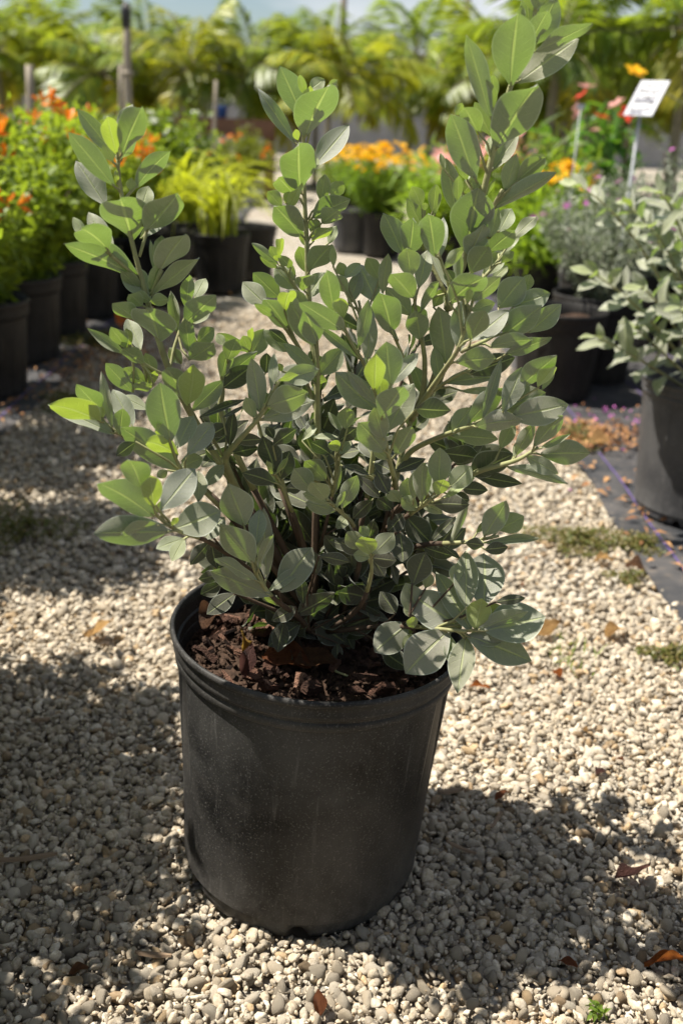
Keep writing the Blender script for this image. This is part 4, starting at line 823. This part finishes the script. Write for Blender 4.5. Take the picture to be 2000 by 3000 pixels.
for (px_, py_, Y) in tips2:
    p0 = np.array([pg[0], pg[1], .30]); p2 = at(px_, py_, Y); p1 = np.array([p0[0]*.5+p2[0]*.5, p0[1]*.6+p2[1]*.4, p2[2]-.10 if p2[2] > .6 else .42])
    fn = lambda s: p0*(1-s)**2+2*p1*s*(1-s)+p2*s*s
    mb = MB(); mb.tube([fn(s) for s in np.linspace(0, 1, 9)], np.linspace(.005, .0018, 9), 6); br = mb.build('branch', M['twig'], sh2, True, loc=-S2)
    for k in range(15):
        s = 1-.62*(k/15)**1.2; c = fn(s); tg = unit(fn(min(1, s+.02))-fn(s-.02)); a = k*2.4+rl2.rand(); u1 = unit(np.cross(tg, [.2, .1, 1])); u2 = np.cross(tg, u1)
        ya = unit(tg*(.9 if k < 4 else .55)+.8*(u1*math.cos(a)+u2*math.sin(a))); nn = unit(tg-.2*rl2.normal(size=3)+np.array([0, 0, .3])); nn = unit(nn-ya*(nn@ya)); xa = np.cross(ya, nn); l2 = rl2.uniform(.055, .085)*(1 if k > 2 else .7)
        o = obj('leaf', BL[rl2.randint(len(BL))], br, mw=frame_matrix(c, xa, ya, nn, l2*rl2.uniform(.4, .5), l2, l2*.8)); v = rl2.uniform(.95, 1.2); o.color = (v, v, v, .7 if k < 2 else rl2.rand()*.2)

# the price sign on its stake
sgp = at(1893, 288, 4.25)
sg = empty('price_sign', (sgp[0], sgp[1], 0)); tag(sg, 'small white plastic sign with scribbled dark writing on a thin steel stake', 'sign')
def sign_material():
    b = NB('white_sign_face'); cv = b.coord('Generated'); sp = b.n('ShaderNodeSeparateXYZ'); b.l(cv, sp.inputs[0])
    rows = b.math('SINE', b.math('MULTIPLY', sp.outputs[2], 19)); nz = b.noise(cv, 6, 2)
    msk = b.math('MULTIPLY', b.rng(rows, .1, .6), b.rng(nz, .48, .54)); msk = b.math('MULTIPLY', msk, b.math('MULTIPLY', b.rng(sp.outputs[0], .08, .16), b.rng(sp.outputs[0], .92, .84)))
    return b.fin(b.bsdf(b.mix(b.math('MULTIPLY', msk, .75), (.50, .50, .52), (.02, .02, .05)), .9, .08))
M['sign'] = sign_material()
mb = MB(); mb.box((0, 0, 0), (.125, .004, .165)); o = mb.build('panel', M['sign'], sg, False, loc=(0, 0, sgp[2])); o.rotation_euler = (R(-38), 0, R(-45))
mb = MB(); mb.tube([(-.02, .01, .012), (-.015, .008, sgp[2]-.01)], .006, 8); mb.build('stake', M['steel'], sg, True)
_w = MB(); _q = np.random.RandomState(6)
for r_ in range(5):
    x_ = -.048
    while x_ < .036:
        l_ = _q.uniform(.008, .024); _w.box((x_+l_/2, -.0032, .058-.027*r_+_q.normal(0, .002)), (l_, .0012, _q.uniform(.005, .011))); x_ += l_+_q.uniform(.004, .012)
wr = _w.build('writing', M['black'], o, False); wr['kind'] = 'stuff'
tgp = at(1700, 312, 4.6); tg_ = empty('plant_tag', (tgp[0], tgp[1], 0)); tag(tg_, 'tiny white plant tag among the broad-leaved shrubs', 'tag')
mb = MB(); mb.box((0, 0, tgp[2]), (.035, .002, .02)); mb.build('panel', M['wall_cap'], tg_, False); mb = MB(); mb.tube([(0, .003, .012), (0, .003, tgp[2])], .0025, 6); mb.build('stake', M['steel'], tg_, True)

# ---------------------------------------------------------------- palms, wall, posts
def frond(seed, L_=1.15, mat=None):
    rr2 = np.random.RandomState(seed); n = 30; pts = []; droop = rr2.uniform(.35, .75)
    for i in range(n+1):
        t = i/n; pts.append(np.array([L_*(t-.18*t*t*droop), 0, L_*(.30*t-.62*droop*t**2.3)]))
    P = []; D = []; N = []; Lg = []
    for i in range(4, n+1):
        t = i/n; tg = unit(pts[i]-pts[i-1])
        for s in (-1, 1):
            P.append(pts[i]); D.append(tg*.75+np.array([0, s*.95, -.28-.3*rr2.rand()])+rr2.normal(0, .10, 3)); N.append(np.array([0, -s*.3, 1])); Lg.append(L_*(.34*math.sin(math.pi*(t*.85+.08))+.05))
    rr3 = np.random.RandomState(seed)
    me_ = leaf_soup('frond', np.array(P), np.array(D), np.array(N), np.array(Lg), np.array(Lg)*.11+.010, mat or M['f_palm'], rr3, .2, .22)
    return me_, pts
def rachis_merge(seed, L_):
    me_, pts = frond(seed, L_); return me_, pts
FR = [frond(i, 1.0+.08*i) for i in range(5)]
RA = []
for (me_, pts) in FR:
    mb = MB(); mb.tube(pts, np.linspace(.013, .003, len(pts)), 5); RA.append(mb.me('rachis', M['trunk'], True))
def palm(x, y, th, nf, fs, seed, label, group=None, lean=0.0, tr=.035, colour=(1, 1, 1)):
    rr2 = np.random.RandomState(seed); t = empty('palm_tree', (x, y, -.012), rr2.uniform(0, 6.28)); tag(t, label, 'palm', group)
    mb = MB(); top = np.array([lean*th, 0, th]); mb.tube([(0, 0, 0), top*np.array([.35, 1, .35]), top*np.array([.7, 1, .7]), top], [tr*1.5, tr*1.1, tr, tr*.8], 10); mb.build('trunk', M['trunk'], t, True)
    for k in range(nf):
        i = rr2.randint(5); el = R(72)-R(92)*(k/nf)**.9
        fo = obj('frond', FR[i][0], t, loc=top+np.array([0, 0, -.02]), rot=(rr2.normal(0, .2), -el+R(15), k*2.4+rr2.normal(0, .2)), scale=float(fs*rr2.uniform(.85, 1.15)))
        v = rr2.uniform(.75, 1.25); fo.color = (v*colour[0], v*colour[1], v*colour[2], 1); ra = obj('rachis', RA[i], fo)
        if k >= nf-1: fo.color = (2.2, 1.5, .6, 1)
GP = 'young palms lined up before the grey wall'; LP = 'young feather palm with thin pale trunk in the line before the grey wall'
rp_ = np.random.RandomState(4)
k = 0
for x in np.arange(-6.4, 6.8, .72):
    y = 14.2+rp_.uniform(-1.2, 1.4); palm(x+rp_.normal(0, .2), y, rp_.uniform(1.2, 1.6), 16, rp_.uniform(.85, 1.08), 100+k, LP, GP, rp_.normal(0, .03), .03, (1.5, 1.4, .9) if k % 3 else (2.0, 1.6, .8)); k += 1
for x in np.arange(-8.5, 9.5, 1.6):
    palm(x+rp_.normal(0, .3), 18.5+rp_.uniform(-.6, .8), rp_.uniform(1.5, 1.9), 16, rp_.uniform(.95, 1.2), 140+k, 'taller feather palm behind the first line of palms, close to the grey wall', 'taller palms close to the wall', rp_.normal(0, .03), .04, (1.1, 1.15, .9)); k += 1
for (x, y, th, fs, lab) in [(2.05, 11.5, 1.75, 1.0, 'bushy palm rising behind the oleanders and the tall silver shoot'), (3.3, 11.0, 1.9, 1.15, 'large bushy palm behind the broad-leaved shrubs'), (4.3, 12.5, 2.3, 1.3, 'tallest leaning palm beyond the price sign'), (2.6, 13.5, 2.1, 1.2, 'dark palm between the two large bushy palms')]:
    palm(x, y, th, 15, fs, 200+k, lab, None, .04, .05, (1.3, 1.3, .9)); k += 1
wl = empty('block_wall', (0, 26, -.012)); tag(wl, 'long grey block wall with pale coping behind the line of palms', 'wall')
mb = MB(); mb.box((0, 0, .82), (44, .2, 1.64)); mb.build('wall', M['wall'], wl, False)
for i in range(22): mb = MB(); mb.box((-21+2*i, 0, 1.70), (1.985, .26, .12)); mb.build('coping', M['wall_cap'], wl, False)
# dense trees beyond the wall on the right
prm, st, tp = bush_parts(90, 2.2, 2.6, .9, 90, 90, .22, .11, .45, .35); TREE = (leaf_soup('crown', *prm[:5], M['f_dark'], prm[5]), stems_mesh(st, .09, M['bark'], 'trunk', 14))
for (x, y, s, lab) in [(6.2, 30, 1.0, 'dense dark tree beyond the wall on the right'), (10.5, 31, 1.15, 'wide dense tree beyond the far right end of the palms'), (-9.5, 31, .8, 'dense tree beyond the wall on the left'), (.8, 33, .62, 'low dense tree beyond the middle of the wall')]:
    tt = plant('dense_tree', lab, 'tree', x, y, -.012, TREE[0], TREE[1], sc=s, stem_name='trunk', fol_name='crown')
def post(px_, py0, py1, Y, r, lab, cap=False, name='wooden_post', mat='pole'):
    a = at(px_, py0, Y); t = empty(name, (a[0], Y, -.012)); tag(t, lab, 'post')
    mb = MB(); n = 7; zs = np.linspace(0, a[2]+.012, n); mb.tube([(.01*math.sin(i*1.3), 0, z) for i, z in enumerate(zs)], np.linspace(r*1.12, r*.9, n), 10); mb.build('shaft', M[mat], t, True)
    if cap:
        z = zs[-1]; mb = MB(); mb.tube([(.0, 0, z-.16), (.0, 0, z-.03), (.01, 0, z+.03)], [r*1.12, r*1.2, r*.7], 10); mb.build('cap', M['black'], t, True)
        mb = MB(); mb.tube([(0, 0, z-.52), (0, 0, z-.48)], r*1.25, 10); mb.build('band', M['pole'], t, True)
post(368, 18, 300, 9.0, .034, 'grey wooden post with black cap above the orange-flowered bushes', True)
post(350, 190, 300, 8.8, .018, 'thin weathered stake leaning beside the capped wooden post', False, 'wooden_stake')
post(630, 235, 390, 9.6, .018, 'thin pale stake in front of the brown bench', False, 'wooden_stake')
post(85, 190, 300, 12, .05, 'pale stub post before the wall among the left palms', False)
for (px_, lab) in [(1005, 'tall thin pale pole beyond the wall behind the middle palms'), (1365, 'tall pale pole beyond the wall behind the tall silver shoot')]:
    a = at(px_, 60, 29); t = empty('utility_pole', (a[0], 29, -.012)); tag(t, lab, 'pole'); mb = MB(); mb.tube([(0, 0, 0), (0, 0, 3), (0, 0, 7.5)], [.11, .09, .06], 10); mb.build('shaft', M['pole'], t, True)
    mb = MB(); mb.box((0, 0, 6.9), (1.2, .08, .1)); mb.build('crossarm', M['pole'], t)
# brown timber bench with a blue bucket
a = at(665, 352, 12.5); bt = empty('timber_bench', (a[0], 12.5, -.012)); tag(bt, 'brown timber potting bench under the palms at the end of the path', 'bench')
for i in range(3): mb = MB(); mb.box((0, -.22+.22*i, a[2]), (1.15, .205, .05)); mb.build('plank', M['brown_box'], bt)
mb = MB(); mb.box((0, -.335, a[2]-.06), (1.15, .03, .19)); mb.build('apron', M['brown_box'], bt)
for sx in (-1, 1):
    for sy in (-1, 1): mb = MB(); mb.box((sx*.5, sy*.26, (a[2]-.025)/2), (.08, .08, a[2]-.025)); mb.build('leg', M['brown_box'], bt)
c = at(648, 312, 12.5); bk = empty('bucket', (c[0], 12.45, a[2]+.013)); tag(bk, 'small blue plastic bucket standing on the brown bench', 'bucket')
mb = MB(); mb.lathe([(.001, .003), (.06, .003), (.065, 0), (.085, .13), (.09, .13), (.088, .14), (.08, .138), (.06, .01)], 24); mb.build('body', M['blue'], bk, True)
mb = MB(); mb.tube([(.088*math.cos(q_), 0, .13+.07*math.sin(q_)) for q_ in np.linspace(0, math.pi, 9)], .003, 6); mb.build('handle', M['steel'], bk, True)

# ---------------------------------------------------------------- litter and weeds
DRY = {}
def dry_leaf(px_, py_, ln, wd, mat, lab, rz, curl=.35, tilt=(0, 0), z=.012, name='dry_leaf', cat='dead leaf', pos=None):
    key = mat
    mes = DRY.setdefault(key, [])
    me_ = leaf_blade('dry_leaf', M[mat], .45, curl, 1.6, 1.0, .75, rl.uniform(-.9, .9), ph=rl.uniform(0, 6)); mes.append(me_)
    p = gp(px_, py_, z) if pos is None else pos
    o = obj(name, me_, None, loc=p, rot=(tilt[0], tilt[1], rz), scale=(wd, ln, ln)); tag(o, lab, cat); return o
dry_leaf(250, 1865, .062, .040, 'dry_tan', 'curled tan dead leaf on sunlit gravel to the left of the black pot', R(-70), -.5, (.25, 0))
dry_leaf(1555, 1860, .060, .034, 'dry_tan', 'curled tan-orange dead leaf on the gravel behind the grass tuft', R(-80), -.4, (.2, .1))
dry_leaf(1770, 1860, .055, .038, 'dry_tan', 'folded tan dead leaf standing up on the gravel near the grass tuft', R(-60), .5, (.35, .3))
dry_leaf(1640, 1985, .028, .020, 'dry_orange', 'small orange leaf scrap in front of the grass tuft', R(20), .2, (.2, 0))
dry_leaf(1375, 2010, .038, .013, 'dry_orange', 'narrow orange leaf scrap beside the pot rim on the gravel', R(-85), .2)
dry_leaf(1885, 2822, .060, .022, 'dry_orange', 'long bright orange dead leaf on half-shaded gravel', R(-84), -.12, (.06, .05))
dry_leaf(1800, 2575, .055, .030, 'dry_red', 'dull red-brown dead leaf lying in the shade on the gravel', R(-70), -.12, (.08, .05))
dry_leaf(1450, 2345, .030, .016, 'dry_rust', 'rust-brown leaf scrap on sunlit gravel at the shadow edge', R(-50), .3, (.3, 0))
dry_leaf(1530, 1715, .020, .010, 'dry_orange', 'tiny red-orange leaf bit on the gravel behind the low rosette', R(10), .1)
dry_leaf(1720, 2145, .018, .012, 'dry_tan', 'small amber leaf bit alone on the sunlit gravel', R(30), .2)
dry_leaf(1830, 2230, .018, .009, 'dry_rust', 'tiny rust leaf bit on the sunlit gravel', R(60), .2)
dry_leaf(1745, 2270, .026, .016, 'dry_red', 'faded mauve leaf scrap on the sunlit gravel', R(-40), .2)
dry_leaf(940, 2975, .030, .018, 'dry_rust', 'rust leaf scrap on bright gravel in front of the pot', R(10), .4, (.5, 0))
dry_leaf(205, 2855, .022, .009, 'dry_brown', 'dark brown leaf scrap at the edge of the corner shade', R(-60), .3, (.3, 0))
dry_leaf(1690, 2835, .024, .016, 'dry_rust', 'reddish leaf bit in the shade near the long orange leaf', R(60), .1)
dry_leaf(1720, 1300, .075, .045, 'dry_tan', 'tan dead leaf at the edge of the black ground cloth', R(-80), -.3, (.15, 0), .022)
dry_leaf(1740, 1640, .05, .03, 'dry_tan', 'pale tan leaf below the creeping weeds on the gravel', R(-75), .3, (.1, 0))
dry_leaf(1830, 1655, .05, .028, 'dry_brown', 'brown dead leaf among the creeping weeds near the cloth edge', R(-95), .3)
def bark_piece(px_, py_, ln, wd, rz, lab, z=.012):
    rr2 = np.random.RandomState(int(px_)); n = 7; V = []
    for i in range(n+1):
        t = i/n; wv = wd*(1-.5*abs(2*t-1)**3)*rr2.uniform(.85, 1.1); h = .25*wd
        for (u, v) in ((-1, 0), (-.5, 1), (.5, 1), (1, 0), (.4, -.6), (-.4, -.6)): V.append((u*wv*.5, (t-.5)*ln, v*h*rr2.uniform(.7, 1.2)+.12*ln*(t-.5)**2))
    F_ = [(i*6+j, i*6+(j+1) % 6, (i+1)*6+(j+1) % 6, (i+1)*6+j) for i in range(n) for j in range(6)]+[tuple(range(5, -1, -1)), tuple(range(n*6, n*6+6))]
    o = obj('bark_piece', mesh('bark_piece', V, F_, M['wood'], False), None, loc=gp(px_, py_, z), rot=(0, 0, rz)); return tag(o, lab, 'bark')
bark_piece(75, 2515, .085, .011, R(-78), 'long flat splinter of wood lying in the left shade on the gravel')
bark_piece(450, 2797, .045, .009, R(-94), 'short brown wood chip on bright gravel in front of the pot')
bark_piece(1318, 2318, .040, .011, R(-78), 'curved brown bark flake on sunlit gravel beside the pot')
bark_piece(1452, 2405, .040, .006, R(-28), 'thin grey-brown twig in the shade beside the bark flake', .016)
bark_piece(1350, 2485, .045, .008, R(60), 'dull bark sliver in deep shade near the pot foot')
bark_piece(120, 2110, .03, .014, R(-80), 'dark bark lump in the shade on the left gravel')
# dead leaves and a stem in the pot
POTZ = .338
def inpot(px_, py_, z=POTZ): return gp(px_, py_, z)
dry_leaf(0, 0, .042, .018, 'dry_yellow', 'yellow dead leaf standing on the mulch inside the black pot', R(20), .3, (.5, .3), pos=inpot(718, 1915), cat='dead leaf')
dry_leaf(0, 0, .060, .030, 'dry_rust', 'broad orange-brown dead leaf on the shaded mulch inside the black pot', R(-100), .2, (.15, .1), pos=inpot(770, 1930))
dry_leaf(0, 0, .055, .024, 'dry_brown', 'dark brown dead leaf on the mulch beside the orange-brown one', R(-75), .2, (.1, .1), pos=inpot(860, 1950))
dry_leaf(0, 0, .050, .026, 'dry_brown', 'brown dead leaf against the inner pot wall under the low leaves', R(-20), .3, (.3, .1), pos=inpot(590, 1840))
dry_leaf(0, 0, .045, .022, 'dry_red', 'upright red-brown dead leaf on sunlit mulch near the pot rim', R(0), .3, (.8, .2), pos=inpot(715, 1985))
mb = MB(); Q = [inpot(960, 1940, .326), inpot(985, 1968, .330), inpot(1030, 1985, .330), inpot(1078, 1992, .326)]; mb.tube(Q, [.0016, .0015, .0014, .001], 6)
tag(mb.build('fallen_twig', M['twig'], None, True), 'thin yellow-green fallen stem on the dark mulch inside the pot', 'twig')
# weeds
def weed_patch(name, px_, py_, rx, ry, n, hgt, mat, lab, cat, ll=.012):
    rr2 = np.random.RandomState(int(px_+py_)); c = gp(px_, py_); a = rr2.uniform(0, 6.28, n); q = np.sqrt(rr2.rand(n)); lump = .6+.4*np.sin(a*3+rr2.rand()*6)
    P = np.c_[q*np.cos(a)*rx*lump, q*np.sin(a)*ry*lump, rr2.rand(n)*hgt*(1.1-q)+.004]
    me_ = leaf_soup(name, P, rr2.normal(0, 1, (n, 3))*np.array([1, 1, .5]), np.array([0, 0, 1])+rr2.normal(0, .4, (n, 3)), ll*rr2.uniform(.6, 1.3, n), ll*.6*rr2.uniform(.6, 1.2, n), mat, rr2)
    o = obj(name, me_, None, loc=(c[0], c[1], .004)); return tag(o, lab, cat)
weed_patch('creeping_weed', 1690, 1590, .20, .11, 1500, .035, M['f_weed'], 'green-brown creeping weed patch on the gravel beside the ground cloth', 'weed')
weed_patch('creeping_weed', 1870, 1610, .10, .08, 700, .035, M['f_weed'], 'creeping weed patch tight against the cloth edge', 'weed')
weed_patch('creeping_weed', 1690, 1290, .10, .16, 900, .06, M['f_weed'], 'yellow-green weed clump at the cloth edge behind the shrub', 'weed')
weed_patch('creeping_weed', 1830, 1700, .06, .04, 200, .015, M['f_weed'], 'faint thin weed sprinkle on the gravel below the weed patch', 'weed')
weed_patch('creeping_weed', 1960, 1930, .07, .05, 450, .02, M['f_weed'], 'reddish low weed mat on the gravel near the tan leaf', 'weed')
weed_patch('creeping_weed', 290, 1010, .24, .22, 1500, .06, M['f_weed'], 'brownish weed growth at the foot of the left pots', 'weed', .016)
weed_patch('creeping_weed', 200, 1180, .16, .16, 900, .03, M['f_weed'], 'brown weed strip along the left cloth edge', 'weed')
weed_patch('creeping_weed', 60, 1560, .16, .22, 900, .03, M['f_weed'], 'mossy weed growth in the left shade on the gravel', 'weed')
weed_patch('green_sprout', 1742, 2985, .012, .012, 26, .016, M['f_green'], 'tiny bright green sprout coming through the gravel', 'sprout', .011)
gt = empty('grass_tuft', tuple(gp(1660, 1925))); tag(gt, 'sparse tuft of thin green grass in the gravel', 'grass')
GB = [mesh('grass_blade', [(x*L2*.5*b2, s*.0016*(1-x), .0+L2*(x-.55*b2*x*x)) for x in np.linspace(0, 1, 6) for s in (-1, 1)], [(2*i, 2*i+1, 2*i+3, 2*i+2) for i in range(5)], M['f_green'], True, None, {'tint': ('FLOAT', np.full(12, .9))}) for (L2, b2) in ((.10, .5), (.07, 1.1), (.05, 1.4))]
for k in range(38): obj('grass_blade', GB[0 if k < 4 else 1+k % 2], gt, loc=(rr.normal(0, .026), rr.normal(0, .03), 0), rot=(rr.normal(0, .25), rr.normal(0, .2), rr.uniform(0, 6.28)), scale=float(rr.uniform(.6, 1.1)))
# litter lying on the cloths: bits nobody could count
def litter(name, spots, mat_list, lab, n, size, seed):
    rr2 = np.random.RandomState(seed); P = []
    for (x, y, rx, ry, m_) in spots: P.append(np.c_[x+rr2.normal(0, rx, m_), y+rr2.normal(0, ry, m_), .02+.01*rr2.rand(m_)])
    P = np.concatenate(P); n = len(P)
    me_ = leaf_soup(name, P, rr2.normal(0, 1, (n, 3))*np.array([1, 1, .25]), np.array([0, 0, 1])+rr2.normal(0, .35, (n, 3)), size*rr2.uniform(.5, 1.4, n), size*.5*rr2.uniform(.5, 1.3, n), mat_list, rr2, .3)
    o = obj(name, me_); o['kind'] = 'stuff'; o['label'] = lab; o['category'] = 'litter'; return o
M['litter'] = foliage_material('leaf_litter', (.20, .085, .04), (.48, .27, .12), (.3, .15, .05), .15, .8, .2)
litter('leaf_litter', [(.82, 3.15, .14, .09, 420), (1.1, 2.9, .25, .25, 90), (.95, 2.55, .2, .2, 40), (1.0, 2.15, .12, .07, 50), (.80, 2.6, .05, .3, 30)], M['litter'], 'brown leaf litter strewn over the right ground cloth', 0, .030, 3)
litter('leaf_litter', [(-1.0, 3.85, .12, .25, 380), (-1.12, 3.1, .05, .25, 90), (-.95, 4.6, .12, .4, 260), (-1.1, 2.85, .06, .06, 40)], M['litter'], 'orange-brown leaf litter along the left ground cloth edge', 0, .024, 4)
M['petal_bits'] = foliage_material('fallen_petals', (.45, .10, .40), (.75, .25, .62), (.5, .1, .4), .3)
litter('fallen_petals', [(1.0, 3.35, .22, .10, 34), (1.15, 2.9, .3, .2, 16), (.75, 3.0, .15, .3, 8)], M['petal_bits'], 'fallen magenta petals scattered on the right ground cloth', 0, .022, 5)
for k, (x_, y_) in enumerate([(395, 945), (340, 940)]):
    p = gp(x_, y_, .05); o = obj('fallen_flower', FLT[k % 2], None, loc=p, rot=(1.2, .3, k), scale=.035); tag(o, 'fallen orange trumpet flower on the weeds below the left pots', 'flower', 'fallen orange flowers')
